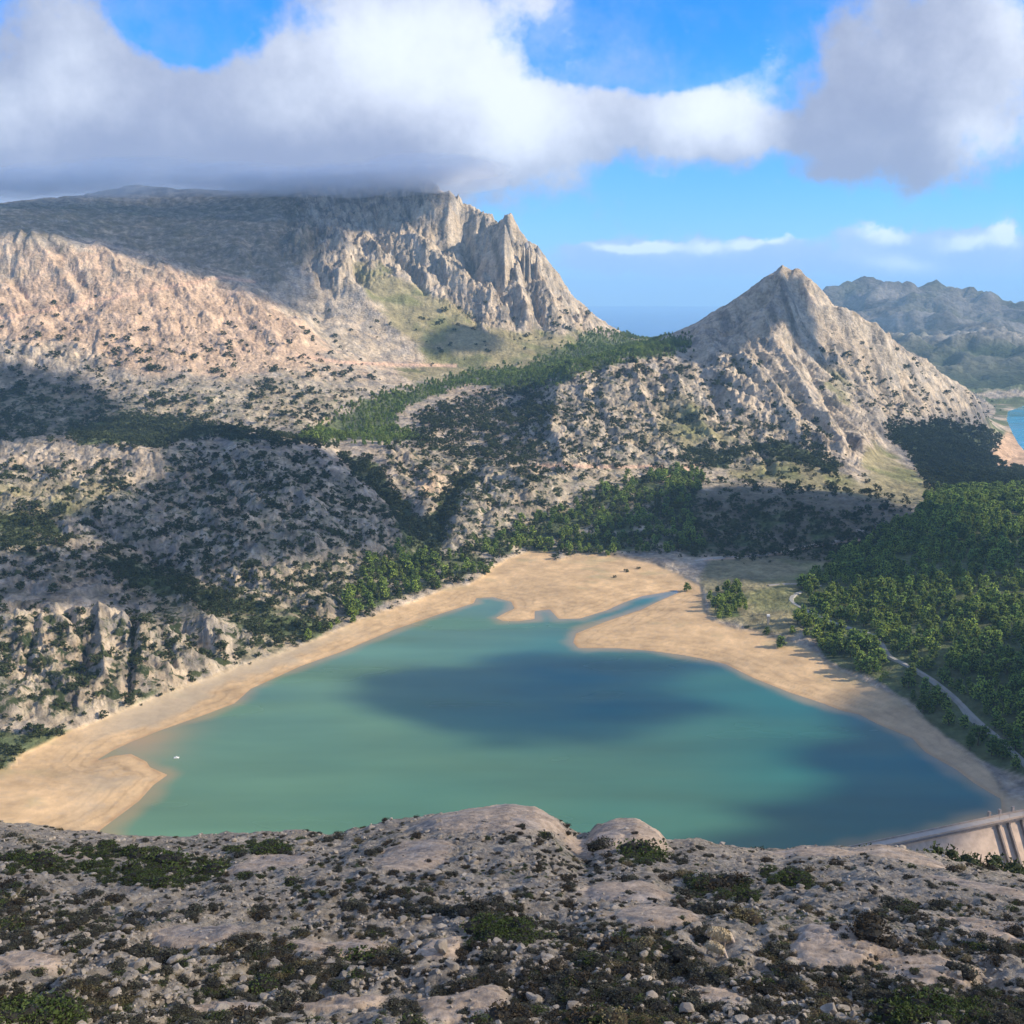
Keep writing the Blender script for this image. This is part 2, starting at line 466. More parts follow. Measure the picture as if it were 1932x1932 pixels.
def look(im, px, py):
    fx = np.clip((px - RX0) / RS - .5, 0, RW - 1.001); fy = np.clip((py - RY0) / RS - .5, 0, RH - 1.001)
    i = fx.astype(int); j = fy.astype(int); fx = fx - i; fy = fy - j
    return (im[j, i] * (1 - fx) + im[j, i + 1] * fx) * (1 - fy) + (im[j + 1, i] * (1 - fx) + im[j + 1, i + 1] * fx) * fy


FOREST = [[(1500, 1110), (1560, 1075), (1650, 1010), (1740, 965), (1760, 930), (1932, 900), (2120, 890), (2120, 1640), (1932, 1530), (1880, 1445), (1800, 1388), (1720, 1325), (1640, 1273), (1560, 1238), (1510, 1190)],
          [(1340, 1120), (1395, 1110), (1400, 1160), (1350, 1165)],
          [(1665, 818), (1705, 801), (1788, 798), (1855, 808), (1881, 828), (1858, 861), (1898, 888), (1932, 893), (2120, 900), (2120, 930), (1821, 925), (1755, 925), (1738, 885), (1705, 845)],
          [(.85), (1288, 848), (1371, 848), (1471, 838), (1538, 848), (1588, 885), (1571, 892), (1475, 868), (1411, 855), (1355, 878), (1288, 881)],
          [(570, 825), (620, 790), (700, 750), (820, 722), (900, 702), (1000, 688), (1070, 655), (1110, 625), (1165, 632), (1220, 640), (1300, 638), (1300, 662), (1220, 674), (1140, 690), (1070, 716), (1000, 736), (900, 727), (850, 735), (780, 760), (740, 800), (800, 830), (700, 835), (620, 835)],
          [(.34), (800, 770), (900, 745), (1030, 730), (1050, 770), (1020, 850), (1000, 900), (900, 870), (760, 835)],
          [(.62), (560, 1232), (650, 1150), (690, 1060), (780, 1030), (830, 1060), (950, 1000), (1080, 950), (1250, 885), (1330, 900), (1300, 960), (1330, 1040), (1180, 1045), (1050, 1048), (950, 1052), (910, 1085), (850, 1100), (740, 1145), (640, 1180)],
          [(.95), (117, 808), (217, 789), (277, 785), (367, 793), (500, 820), (640, 845), (560, 840), (470, 835), (400, 822), (333, 835), (290, 845), (233, 839), (150, 835)],
          [(0, 1500), (0, 1372), (60, 1382), (150, 1362), (230, 1338), (300, 1300), (335, 1296), (262, 1334), (130, 1382), (35, 1425), (10, 1465)],
          [(-100, 1380), (0, 1385), (0, 1500), (-100, 1540)],
          [(.7), (0, 960), (80, 960), (140, 1030), (60, 1050), (0, 1040)],
          [(.7), (180, 1050), (270, 1060), (420, 1105), (480, 1140), (380, 1135), (250, 1110)],
          [(.7), (300, 1110), (420, 1120), (560, 1150), (640, 1180), (560, 1230), (480, 1190), (380, 1150)],
          [(.45), (1260, 960), (1330, 940), (1500, 960), (1700, 990), (1650, 1040), (1500, 1050), (1300, 1050)],
          [(.9), (640, 860), (700, 870), (800, 980), (860, 900), (900, 890), (850, 980), (830, 1050), (760, 1030), (740, 960)]]
GRASS = [[(650, 500), (720, 505), (820, 560), (930, 620), (1075, 630), (1150, 620), (1080, 655), (1000, 690), (900, 705), (760, 720), (735, 690), (820, 690), (740, 610)],
         [(1350, 890), (1480, 862), (1600, 905), (1700, 930), (1750, 940), (1740, 960), (1600, 935), (1480, 915), (1400, 905)],
         [(1640, 830), (1700, 860), (1760, 930), (1740, 950), (1680, 920), (1620, 880)],
         [(1330, 1050), (1700, 1000), (1650, 1040), (1520, 1110), (1500, 1200), (1430, 1185), (1345, 1170), (1325, 1100)],
         [(.6), (1250, 740), (1310, 730), (1340, 790), (1420, 840), (1300, 850), (1180, 850), (1230, 790)],
         [(.5), (0, 900), (250, 900), (300, 950), (100, 1000), (0, 990)],
         [(.5), (1540, 680), (1600, 690), (1620, 760), (1570, 780)],
         [(.35), (300, 500), (420, 460), (520, 440), (350, 380), (150, 380), (0, 385), (0, 440), (100, 440), (220, 470)]]
PINK = [[(0, 560), (300, 520), (560, 590), (620, 660), (600, 690), (430, 720), (250, 700), (100, 640), (0, 640)],
        [(430, 680), (560, 668), (700, 683), (860, 686), (900, 692), (740, 700), (595, 697)],
        [(.6), (0, 440), (200, 460), (450, 520), (560, 600), (300, 560), (0, 600)],
        [(.8), (750, 735), (860, 720), (1020, 728), (900, 745)],
        [(.7), (1000, 878), (1250, 880), (1245, 888), (1000, 886)],
        [(.7), (790, 880), (860, 870), (830, 920), (780, 960)]]
SCRUB = [(.35), (0, 640), (300, 640), (560, 660), (700, 700), (740, 760), (620, 800), (300, 790), (0, 830)], \
        [(.85), (0, 690), (150, 740), (330, 800), (0, 850)], \
        [(.6), (150, 740), (560, 720), (700, 730), (600, 830), (330, 800)], \
        [(.74), (300, 830), (560, 840), (760, 950), (800, 1040), (640, 1200), (450, 1250), (200, 1110), (180, 960), (300, 880)], \
        [(.6), (0, 860), (250, 870), (250, 1000), (200, 1100), (0, 1140)], \
        [(.8), (0, 1150), (250, 1150), (430, 1200), (560, 1230), (250, 1330), (0, 1390)], \
        [(.7), (700, 840), (860, 840), (1050, 890), (1060, 1010), (850, 1060), (780, 960)], \
        [(.6), (1000, 720), (1200, 670), (1300, 700), (1330, 780), (1500, 800), (1600, 890), (1400, 900), (1200, 890), (1000, 900)], \
        [(.35), (1250, 660), (1440, 680), (1560, 800), (1620, 900), (1500, 830), (1330, 780)], \
        [(.4), (1560, 640), (1700, 690), (1880, 780), (1850, 810), (1680, 800), (1560, 740)], \
        [(.5), (1280, 850), (1600, 900), (1740, 960), (1680, 1060), (1280, 1050), (1250, 950)], \
        [(.55), (1000, 880), (1280, 880), (1280, 1000), (1050, 1000)], \
        [(.12), (0, 560), (560, 600), (900, 560), (1080, 620), (900, 690), (560, 670), (0, 660)], \
        [(.35), (1050, 590), (1090, 600), (1080, 650), (1040, 640)]
im_forest = raster(FOREST, 7)
im_grass = raster(GRASS, 12)
im_pink = raster(PINK, 12)
im_scrub = raster(SCRUB, 14)
im_shaded = raster([[(1250, 930), (1400, 915), (1500, 925), (1640, 935), (1740, 960), (1700, 1060), (1500, 1060), (1280, 1050)], [(.18), (330, 830), (500, 820), (700, 900), (800, 1000), (700, 1060), (400, 1080), (250, 1000)], [(.5), (-60, 1040), (300, 1060), (400, 1140), (100, 1150), (-60, 1150)], [(.6), (0, 400), (560, 350), (620, 470), (520, 540), (400, 520), (200, 460), (0, 440)], [(.6), (0, 660), (150, 700), (260, 790), (100, 840), (-60, 840)]], 10)  # cloud-shaded ground that gets a darker paint
im_sand2 = raster([[(1858, 861), (1880, 845), (1900, 812), (1914, 822), (1934, 852), (2060, 880), (2060, 930), (1932, 892), (1898, 886)]], 2)
im_sand = raster([SAND_P], 2)
im_sandw = raster([SAND_P], 8)
im_craggy = raster([[(0, 1130), (440, 1190), (560, 1230), (250, 1340), (0, 1400)], [(.8), (0, 830), (700, 880), (800, 1000), (640, 1180), (300, 1150), (0, 1100)],
                    [(.8), (700, 840), (1060, 890), (1060, 1020), (850, 1050)], [(1.0), (1000, 720), (1200, 665), (1400, 700), (1600, 880), (1400, 880), (1000, 900)],
                    [(.4), (1280, 930), (1700, 950), (1600, 1040), (1300, 1040)], [(.3), (0, 650), (700, 690), (600, 830), (0, 850)]], 12)
im_groove = raster([[(0, 440), (350, 500), (600, 600), (560, 680), (0, 700)], [(.9), (1300, 640), (1480, 515), (1570, 580), (1890, 780), (1680, 810), (1620, 900), (1400, 800)],
                    ], 10)
im_cliff = raster([[(560, 340), (860, 340), (950, 410), (1080, 560), (1130, 620), (1000, 640), (900, 620), (760, 520), (640, 560), (520, 480)]], 12)


# tracks and road as world polylines (from the picture)
def pline(pts, z=None, Yd=None):
    return [atz(px, py, zz) for px, py, zz in pts]


# large ribs (+) and gullies (-) of the rock: outline read from the picture, width (picture units), height (m), distance range
RIBS = [
    ([(1455, 560), (1415, 610), (1370, 648)], 14, -16, 2000, 2900), ([(1430, 640), (1380, 670), (1330, 690)], 9, 9, 2000, 2600),
    ([(728, 415), (770, 455), (830, 510), (880, 552), (925, 580)], 9, 30, 2600, 4000), ([(640, 455), (655, 500), (640, 545)], 10, 22, 2600, 4000),
    ([(865, 372), (855, 410), (885, 440)], 8, 22, 3000, 4000), ([(960, 425), (968, 490), (978, 560), (1000, 620)], 12, 26, 2600, 3800), ([(1005, 485), (1015, 540), (1045, 600)], 9, 18, 2600, 3800),
    ([(800, 360), (810, 400), (840, 440)], 9, 22, 3000, 4000), ([(560, 460), (620, 520), (690, 570)], 12, 20, 2600, 3600), ([(440, 480), (500, 520), (560, 556)], 12, 14, 2600, 3600),
    ([(700, 440), (755, 490), (800, 545)], 9, -30, 2600, 4000), ([(885, 430), (872, 470), (905, 525)], 10, -30, 2600, 4000), ([(935, 455), (925, 500), (950, 570)], 8, -28, 2600, 3800),
    ([(988, 490), (992, 550), (1018, 605)], 7, -20, 2600, 3800), ([(600, 430), (590, 490), (610, 540)], 10, -20, 2600, 4000), ([(780, 380), (770, 430)], 8, -18, 2600, 4000), ([(470, 460), (490, 520)], 12, -12, 2600, 4000),
    ([(660, 560), (720, 600), (760, 640)], 10, 12, 2400, 3400), ([(830, 520), (850, 560), (900, 600)], 8, -16, 2400, 3400), ([(620, 560), (600, 620), (640, 660)], 10, -10, 2200, 3400),
    ([(1484, 540), (1500, 570), (1520, 603), (1545, 650), (1565, 690)], 9, -20, 2000, 2900), ([(1476, 520), (1474, 555), (1450, 600), (1405, 640)], 8, 10, 2000, 2900), ([(1505, 530), (1545, 580), (1570, 630), (1610, 690), (1640, 760)], 10, 14, 1900, 2900),
    ([(1440, 640), (1480, 700), (1530, 780), (1590, 860)], 8, 14, 1600, 2600), ([(1380, 680), (1430, 740), (1480, 800), (1525, 855)], 8, 14, 1600, 2600), ([(1412, 660), (1460, 730), (1512, 805)], 7, -13, 1600, 2600),
    ([(1495, 670), (1550, 760), (1605, 850)], 8, -14, 1600, 2600), ([(1540, 650), (1600, 740), (1660, 800)], 8, 12, 1600, 2800), ([(1600, 655), (1650, 725), (1690, 780)], 8, -10, 1600, 3000), ([(1670, 700), (1720, 750), (1760, 790)], 8, 8, 1600, 3200),
    ([(60, 448), (110, 520), (150, 570)], 9, 9, 1800, 2700), ([(90, 450), (140, 520), (180, 560)], 7, -8, 1800, 2700), ([(180, 470), (240, 530), (300, 566)], 9, 10, 1800, 2700), ([(290, 498), (345, 560), (400, 620)], 10, 10, 1800, 2800),
    ([(380, 525), (440, 590), (480, 640)], 9, -8, 1800, 2900), ([(450, 552), (520, 640)], 9, 9, 1800, 2900), ([(0, 520), (50, 560), (80, 600)], 9, -7, 1800, 2700), ([(200, 600), (280, 650), (350, 700)], 12, 7, 1800, 2700), ([(100, 620), (160, 680), (220, 730)], 12, -6, 1800, 2700),
    ([(640, 850), (700, 900), (760, 958), (800, 1005), (790, 1050)], 20, -14, 1000, 1900), ([(830, 1010), (835, 960), (862, 912), (905, 885)], 14, -12, 1100, 1900), ([(200, 1005), (280, 1055), (420, 1108)], 14, -8, 800, 1400),
    ([(0, 850), (130, 838), (230, 850), (285, 875)], 12, 7, 1300, 1700), ([(300, 890), (360, 950), (420, 1000)], 12, 7, 1000, 1700), ([(440, 850), (520, 915), (600, 980)], 12, 8, 1000, 1700), ([(560, 860), (640, 930), (700, 990)], 10, -6, 1000, 1700),
    ([(370, 850), (430, 930), (500, 1000)], 9, -6, 1000, 1700), ([(200, 1100), (300, 1122), (380, 1180), (430, 1240)], 14, 7, 700, 1200), ([(130, 1170), (165, 1240), (150, 1310)], 9, -9, 650, 1000), ([(250, 1160), (255, 1250), (240, 1325)], 8, -10, 650, 1000),
    ([(70, 1190), (50, 1280)], 8, -6, 650, 1000), ([(345, 1190), (400, 1250)], 7, -6, 650, 1000), ([(300, 1190), (330, 1280)], 6, -5, 650, 1000), ([(190, 1160), (200, 1300)], 12, 6, 650, 1000), ([(450, 1130), (520, 1160), (600, 1200)], 10, 4, 800, 1200),
    ([(1080, 700), (1052, 760), (1040, 820), (1060, 880)], 12, 11, 1500, 2300), ([(1345, 750), (1362, 810)], 7, -10, 1600, 2300), ([(1418, 830), (1452, 892)], 8, -11, 1500, 2100), ([(1130, 700), (1122, 760), (1150, 830)], 9, -9, 1500, 2300),
    ([(1195, 695), (1210, 760), (1245, 830)], 10, 9, 1500, 2300), ([(1265, 700), (1300, 780), (1345, 850)], 9, 8, 1500, 2300), ([(1240, 700), (1270, 790)], 7, -7, 1500, 2300), ([(900, 900), (930, 960), (900, 1020)], 8, -5, 1100, 1800), ([(960, 890), (1000, 950)], 9, 5, 1100, 1800),
    ([(740, 850), (800, 900), (830, 940)], 9, 7, 1300, 1900), ([(1330, 950), (1400, 1000), (1500, 1020)], 12, -5, 1200, 1600), ([(1400, 930), (1480, 980), (1600, 1000)], 12, 4, 1200, 1600),
    ([(1140, 1098), (1165, 1088), (1190, 1072)], 4, -2.2, 900, 1300), ([(1054, 1165), (1070, 1150), (1090, 1140)], 3, -1.2, 900, 1200), ([(960, 1070), (985, 1080)], 3, -1.2, 900, 1300)]
# standing towers: picture x, y of the tip, distance, slopes to the left, right, front and back
TOWERS = [(953, 420, 3330, 1.6, 3.4, 1.5, .9), (989, 457, 3330, 6.0, 7.0, 1.8, 1.8), (998, 458, 3330, 6.0, 9.0, 1.8, 1.8), (1013, 463, 3325, 9.0, 5.0, 3.0, 3.0), (975, 480, 3330, 3.0, 1.8, 1.3, 1.0), (848, 358, 3650, .45, 1.15, 1.2, .8), (900, 405, 3600, 1.0, 1.3, 1.2, .9), (1125, 604, 3290, .8, 2.2, 1.2, 1.0), (1097, 597, 3300, 1.0, 1.6, 1.2, 1.0),
          (1402, 570, 2560, .9, 1.6, 1.4, 1.0), (1432, 541, 2575, .9, 1.6, 1.4, 1.0), (1474, 525, 2590, .75, .45, 1.2, 1.0), (1492, 527, 2595, .5, .75, 1.2, 1.0), (1060, 553, 3300, 1.2, 1.6, 1.4, 1.0), (40, 432, 2600, .8, 1.2, 1.2, .8)]
TW = []
for (px, py, Y_, l_, r_, f_, b_) in TOWERS:
    a_, t_ = P2(px, py)
    TW.append((a_ * Y_, Y_, EYE - Y_ * t_, l_, r_, f_, b_))


def big_relief(x, Y, z, px, py):
    wx = 5 * fbm(x, Y, 90, 3, 881); wy = 4 * fbm(x, Y, 90, 3, 885)
    d = np.zeros_like(x)
    for (ln, w, h, y0, y1) in RIBS:
        xs = [p[0] for p in ln]; ys = [p[1] for p in ln]
        s = (px > min(xs) - 4 * w) & (px < max(xs) + 4 * w) & (py > min(ys) - 4 * w) & (py < max(ys) + 4 * w) & (Y > y0) & (Y < y1)
        if not s.any():
            continue
        X_, Y_ = px[s] + wx[s], py[s] + wy[s]
        best = np.full(X_.shape, 1e9)
        for (ax, ay), (bx, by) in zip(ln[:-1], ln[1:]):
            ex, ey = bx - ax, by - ay
            t = np.clip(((X_ - ax) * ex + (Y_ - ay) * ey) / (ex * ex + ey * ey), 0, 1)
            best = np.minimum(best, np.hypot(X_ - ax - t * ex, Y_ - ay - t * ey))
        d[s] += h * np.clip(1 - best / (1.9 * w), 0, 1) ** 1.4
    z = z + d
    return z


def towers(x, Y, z):
    for (tx, ty, tz, l_, r_, f_, b_) in TW:
        s = (np.abs(x - tx) < 260) & (np.abs(Y - ty) < 300)
        if not s.any():
            continue
        nz_ = 14 * fbm(x[s], Y[s], 50, 4, 895)
        dx = x[s] - tx; dy = Y[s] - ty
        c_ = tz - np.where(dx < 0, -dx * l_, dx * r_) - np.where(dy < 0, -dy * f_, dy * b_) + nz_ * np.clip(np.hypot(dx, dy) / 40, 0, 1)
        z[s] = np.maximum(z[s], c_)
    return z


def zrock(x, Y, z, a, px, py):
    """small relief, in metres, by world position"""
    crag = look(im_craggy, px, py); gro = look(im_groove, px, py); cl = look(im_cliff, px, py)
    forest = look(im_forest, px, py); sand = look(im_sandw, px, py)
    wide = sstep(Y, 1000, 4500)
    d = np.zeros_like(x)
    # blocky crags: tilted ribs and steps
    wxx = x + 14 * fbm(x, Y, 60, 3, 91); wyy = Y + 14 * fbm(x, Y, 60, 3, 96)
    r1 = ridged(wxx, wyy * .7, 58, 5, 11, .60)
    st = perlin(wxx / 34 + 3, wyy / 20, 75)
    step = np.sign(st) * np.abs(st) ** .5
    d += crag * (1 - .7 * forest) * (5.6 * r1 + 3.4 * step)
    d += crag * (1 - .8 * forest) * 1.8 * ridged(wxx, wyy * .8, 13, 3, 71, .6)
    # slanting beds on the pink slope and the pointed peak
    pk = sstep(px, 1150, 1300)
    q = np.where(px < 1150, x * .80 + Y * .60, x * .86 + Y * .50); p = np.where(px < 1150, x * -.60 + Y * .80, x * -.50 + Y * .86)
    q = q + 34 * fbm(x, Y, 170, 4, 36)
    stp = perlin(q / 40, p / 55, 39); stp = np.sign(stp) * np.abs(stp) ** .45
    d += gro * (1 - pk) * 3.2 * stp
    g = ridged(q, p * .16, 62, 5, 31, .62)
    d += gro * (4.6 + 4.0 * pk) * (g - .35)
    g2 = ridged(q, p * .22, 190, 3, 38, .5)
    d += gro * pk * 11.0 * g2
    # fluted faces of the high mountain
    f = ridged(x * 1.0 + 25 * fbm(x, Y, 160, 2, 45), Y * .30 + z * .05, 120, 6, 51, .62)
    d += cl * 17.0 * (f - 1.25)
    base = ridged(x, Y, 120, 5, 21, .5)
    d += (1 - sand) * (1 - crag) * (1 - cl) * (1 - .6 * forest) * (2.5 + 5.5 * wide) * base
    farm = sstep(Y, 4300, 5200)
    d += farm * 70 * ridged(x, Y, 800, 7, 61, .58) - farm * 45
    fine = ridged(x + 3 * fbm(x, Y, 12, 2, 66), Y * .8, 19, 4, 65, .68)
    fine = np.where(fine > 0, fine, fine * 1.6)
    d += (crag * (1 - .7 * forest) * 1.5 + gro * 1.7 + cl * 4.5 + .7 * (1 - crag) * (1 - gro) * (1 - cl) * (1 - forest)) * fine * (1 + wide)
    d *= 1 - .97 * sand
    return d


GORG = [atz(px, py, -118.0) for px, py in [(1903, 776), (1900, 790), (1904, 803), (1912, 820), (1922, 838), (1933, 850), (2150, 905), (2150, 768), (1932, 766)]]


def terrain(a, Y):
    x = a * Y
    z = zbase(a, Y)
    px, py = UNP(a, (EYE - z) / Y)
    z = towers(x, Y, big_relief(x, Y, z, px, py) + zrock(x, Y, z, a, px, py))
    near = Y < 1500
    sd = np.full(x.shape, 400.0)
    sd[near] = sdist(x[near], Y[near], LAKE)
    jag = 1.0 * fbm(x, Y, 14, 3, 5)
    bank = .05 * np.maximum(sd, 0) + .25 * fbm(x, Y, 30, 3, 6) * sstep(sd, 0, 12)
    zz = bank + (np.where(Y < 1450, np.maximum(z, .05 * np.minimum(sd, 80)), z) - bank) * sstep(sd, 8, 75)
    z = np.where(sd < 0, .12 * (sd + jag * sstep(-sd, 0, 4)), zz)
    # ground below the dam
    s = (x - DAM0[0]) * damn[0] + (Y - DAM0[1]) * damn[1]
    along = (x - DAM0[0]) * damdir[0] + (Y - DAM0[1]) * damdir[1]
    m = sstep(s, -1, 3) * sstep(along, -60, 20) * (Y < 700)
    z = z * (1 - m) + m * (-26 + .12 * np.maximum(along - 120, 0) ** 1.0)
    far = (Y > 2400) & (Y < 5200) & (x > 900)
    if far.any():
        sg = sdist(x[far], Y[far], GORG)
        zf = z[far]
        zf = np.where(sg < 0, np.minimum(zf, -118 + .3 * sg), np.minimum(np.maximum(zf, -118 + .08 * sg), np.maximum(zf, -117) * sstep(sg, 0, 160) + (1 - sstep(sg, 0, 160)) * (-118 + .10 * sg)))
        z[far] = zf
    return x, z, sd


def mesh_grid(name, X, Yg, Z, attrs=None, mat=None, smooth=True, mask=None):
    nr, nc = X.shape
    co = np.stack([X, Yg, Z], -1).reshape(-1, 3).astype(np.float32)
    i = np.arange(nr * nc).reshape(nr, nc)
    f = np.stack([i[:-1, :-1], i[:-1, 1:], i[1:, 1:], i[1:, :-1]], -1).reshape(-1, 4)
    if mask is not None:
        f = f[mask.reshape(-1)]
        used = np.unique(f)
        remap = np.zeros(nr * nc, np.int64); remap[used] = np.arange(len(used))
        f = remap[f]; co = co[used]
    else:
        used = None
    me = bpy.data.meshes.new(name)
    me.vertices.add(len(co)); me.vertices.foreach_set('co', co.ravel())
    me.loops.add(f.size); me.loops.foreach_set('vertex_index', f.astype(np.int32).ravel())
    me.polygons.add(len(f))
    me.polygons.foreach_set('loop_start', np.arange(0, f.size, 4, dtype=np.int32))
    me.polygons.foreach_set('use_smooth', np.full(len(f), smooth, bool))
    me.update(calc_edges=True)
    for k, v in (attrs or {}).items():
        v = v.reshape(nr * nc, -1)
        if used is not None:
            v = v[used]
        if v.shape[1] == 4:
            at = me.attributes.new(k, 'FLOAT_COLOR', 'POINT'); at.data.foreach_set('color', v.astype(np.float32).ravel())
        else:
            at = me.attributes.new(k, 'FLOAT', 'POINT'); at.data.foreach_set('value', v.astype(np.float32).ravel())
    o = bpy.data.objects.new(name, me)
    COL.objects.link(o)
    if mat:
        me.materials.append(mat)
    return o


# ------------------------------------------------------------------ materials
def new_mat(name):
    m = bpy.data.materials.new(name)
    m.use_nodes = True
    t = NT(m.node_tree)
    t.n.clear()
    out = t.new('ShaderNodeOutputMaterial')
    return m, t, out


def ground_material(name, fine):
    m, t, out = new_mat(name)
    at = t.new('ShaderNodeAttribute', attribute_name='Col')
    geo = t.new('ShaderNodeNewGeometry')
    pos = geo.outputs['Position']
    b = t.new('ShaderNodeBsdfPrincipled')
    n1 = t.noise(pos, 1.0 / (fine * 14), 6, .62)
    n2 = t.noise(pos, 1.0 / (fine * 2.2), 5, .65)
    v = t.math('ADD', t.smooth(n1, .25, .75, .66, 1.24), t.smooth(n2, .2, .8, -.34, .34))
    ra = t.new('ShaderNodeAttribute', attribute_name='Rough')
    v = t.math('ADD', 1.0, t.math('MULTIPLY', t.math('SUBTRACT', v, 1.0), t.smooth(ra.outputs['Fac'], .0, .6, .22, 1.0)))
    c = t.mix(1.0, at.outputs['Color'], t.combine(v, v, v), 'MULTIPLY')
    # low scrub growing in the cracks
    sp = t.noise(pos, 1.0 / (fine * 4.0), 4, .6, dist=.6)
    thr = t.math('SUBTRACT', .80, t.math('MULTIPLY', at.outputs['Alpha'], .34))
    sm = t.math('MULTIPLY', t.math('SUBTRACT', sp, thr), 14.0, clamp=True)
    tone = t.mix(t.smooth(n1, .3, .7), (.035, .050, .022), (.060, .070, .030))
    c = t.mix(sm, c, tone)
    t.l.new(c, b.inputs['Base Color'])
    b.inputs['Roughness'].default_value = .95
    b.inputs['Specular IOR Level'].default_value = .15
    bm = t.new('ShaderNodeBump')
    bm.inputs['Strength'].default_value = 1.0
    bm.inputs['Distance'].default_value = fine * 1.5
    hn = t.noise(pos, 1.0 / (fine * 3.2), 7, .68)
    mus = t.new('ShaderNodeTexVoronoi', feature='DISTANCE_TO_EDGE')
    t.put(mus.inputs['Vector'], pos)
    mus.inputs['Scale'].default_value = 1.0 / (fine * 5)
    hh = t.math('ADD', hn, t.math('MULTIPLY', t.math('MINIMUM', mus.outputs['Distance'], .2), .9))
    rough_a = t.new('ShaderNodeAttribute', attribute_name='Rough')
    t.l.new(t.math('MULTIPLY', hh, rough_a.outputs['Fac']), bm.inputs['Height'])
    t.l.new(bm.outputs[0], b.inputs['Normal'])
    t.l.new(b.outputs[0], out.inputs[0])
    return m


MAT_LAND = ground_material('limestone_and_soil', 3.0)
MAT_FAR = ground_material('distant_slopes', 14.0)
MAT_NEAR = ground_material('stony_slope', .16)


def simple_mat(name, col, var=.25, scale=1.0, rough=.9, bump=0.0, trans=0.0, col2=None, obj_random=.0, spec=.2):
    m, t, out = new_mat(name)
    b = t.new('ShaderNodeBsdfPrincipled')
    geo = t.new('ShaderNodeNewGeometry')
    n = t.noise(geo.outputs['Position'], scale, 4, .6)
    c2 = col2 or tuple(min(1, q * (1 + var)) for q in col)
    c1 = tuple(q * (1 - var) for q in col) if not col2 else col
    c = t.mix(t.smooth(n, .3, .7), c1, c2)
    if obj_random:
        oi = t.new('ShaderNodeObjectInfo')
        v = t.math('ADD', 1 - obj_random, t.math('MULTIPLY', oi.outputs['Random'], 2 * obj_random))
        c = t.mix(1.0, c, t.combine(v, v, v), 'MULTIPLY')
    t.l.new(c, b.inputs['Base Color'])
    b.inputs['Roughness'].default_value = rough
    b.inputs['Specular IOR Level'].default_value = spec
    if bump:
        bm = t.new('ShaderNodeBump')
        bm.inputs['Distance'].default_value = bump
        t.l.new(t.noise(geo.outputs['Position'], scale * 3, 6, .65), bm.inputs['Height'])
        t.l.new(bm.outputs[0], b.inputs['Normal'])
    if trans:
        tr = t.new('ShaderNodeBsdfTranslucent')
        t.l.new(c, tr.inputs[0])
        mx = t.new('ShaderNodeMixShader'); mx.inputs[0].default_value = trans
        t.l.new(b.outputs[0], mx.inputs[1]); t.l.new(tr.outputs[0], mx.inputs[2])
        t.l.new(mx.outputs[0], out.inputs[0])
    else:
        t.l.new(b.outputs[0], out.inputs[0])
    return m


# ------------------------------------------------------------------ main land
aa = np.concatenate([np.linspace(-.68, -.475, 36)[:-1], np.linspace(-.475, .475, 960), np.linspace(.475, .68, 36)[1:]])
YY = np.concatenate([np.exp(np.linspace(np.log(330), np.log(560), 26))[:-1], np.exp(np.linspace(np.log(560), np.log(1100), 230))[:-1],
                     np.exp(np.linspace(np.log(1100), np.log(4500), 520))])
GA, GY = np.meshgrid(aa, YY)
GX, GZ, GSD = terrain(GA, GY)
GT = (EYE - GZ) / GY
GPX, GPY = UNP(GA, GT)
print('terrain', GX.shape)


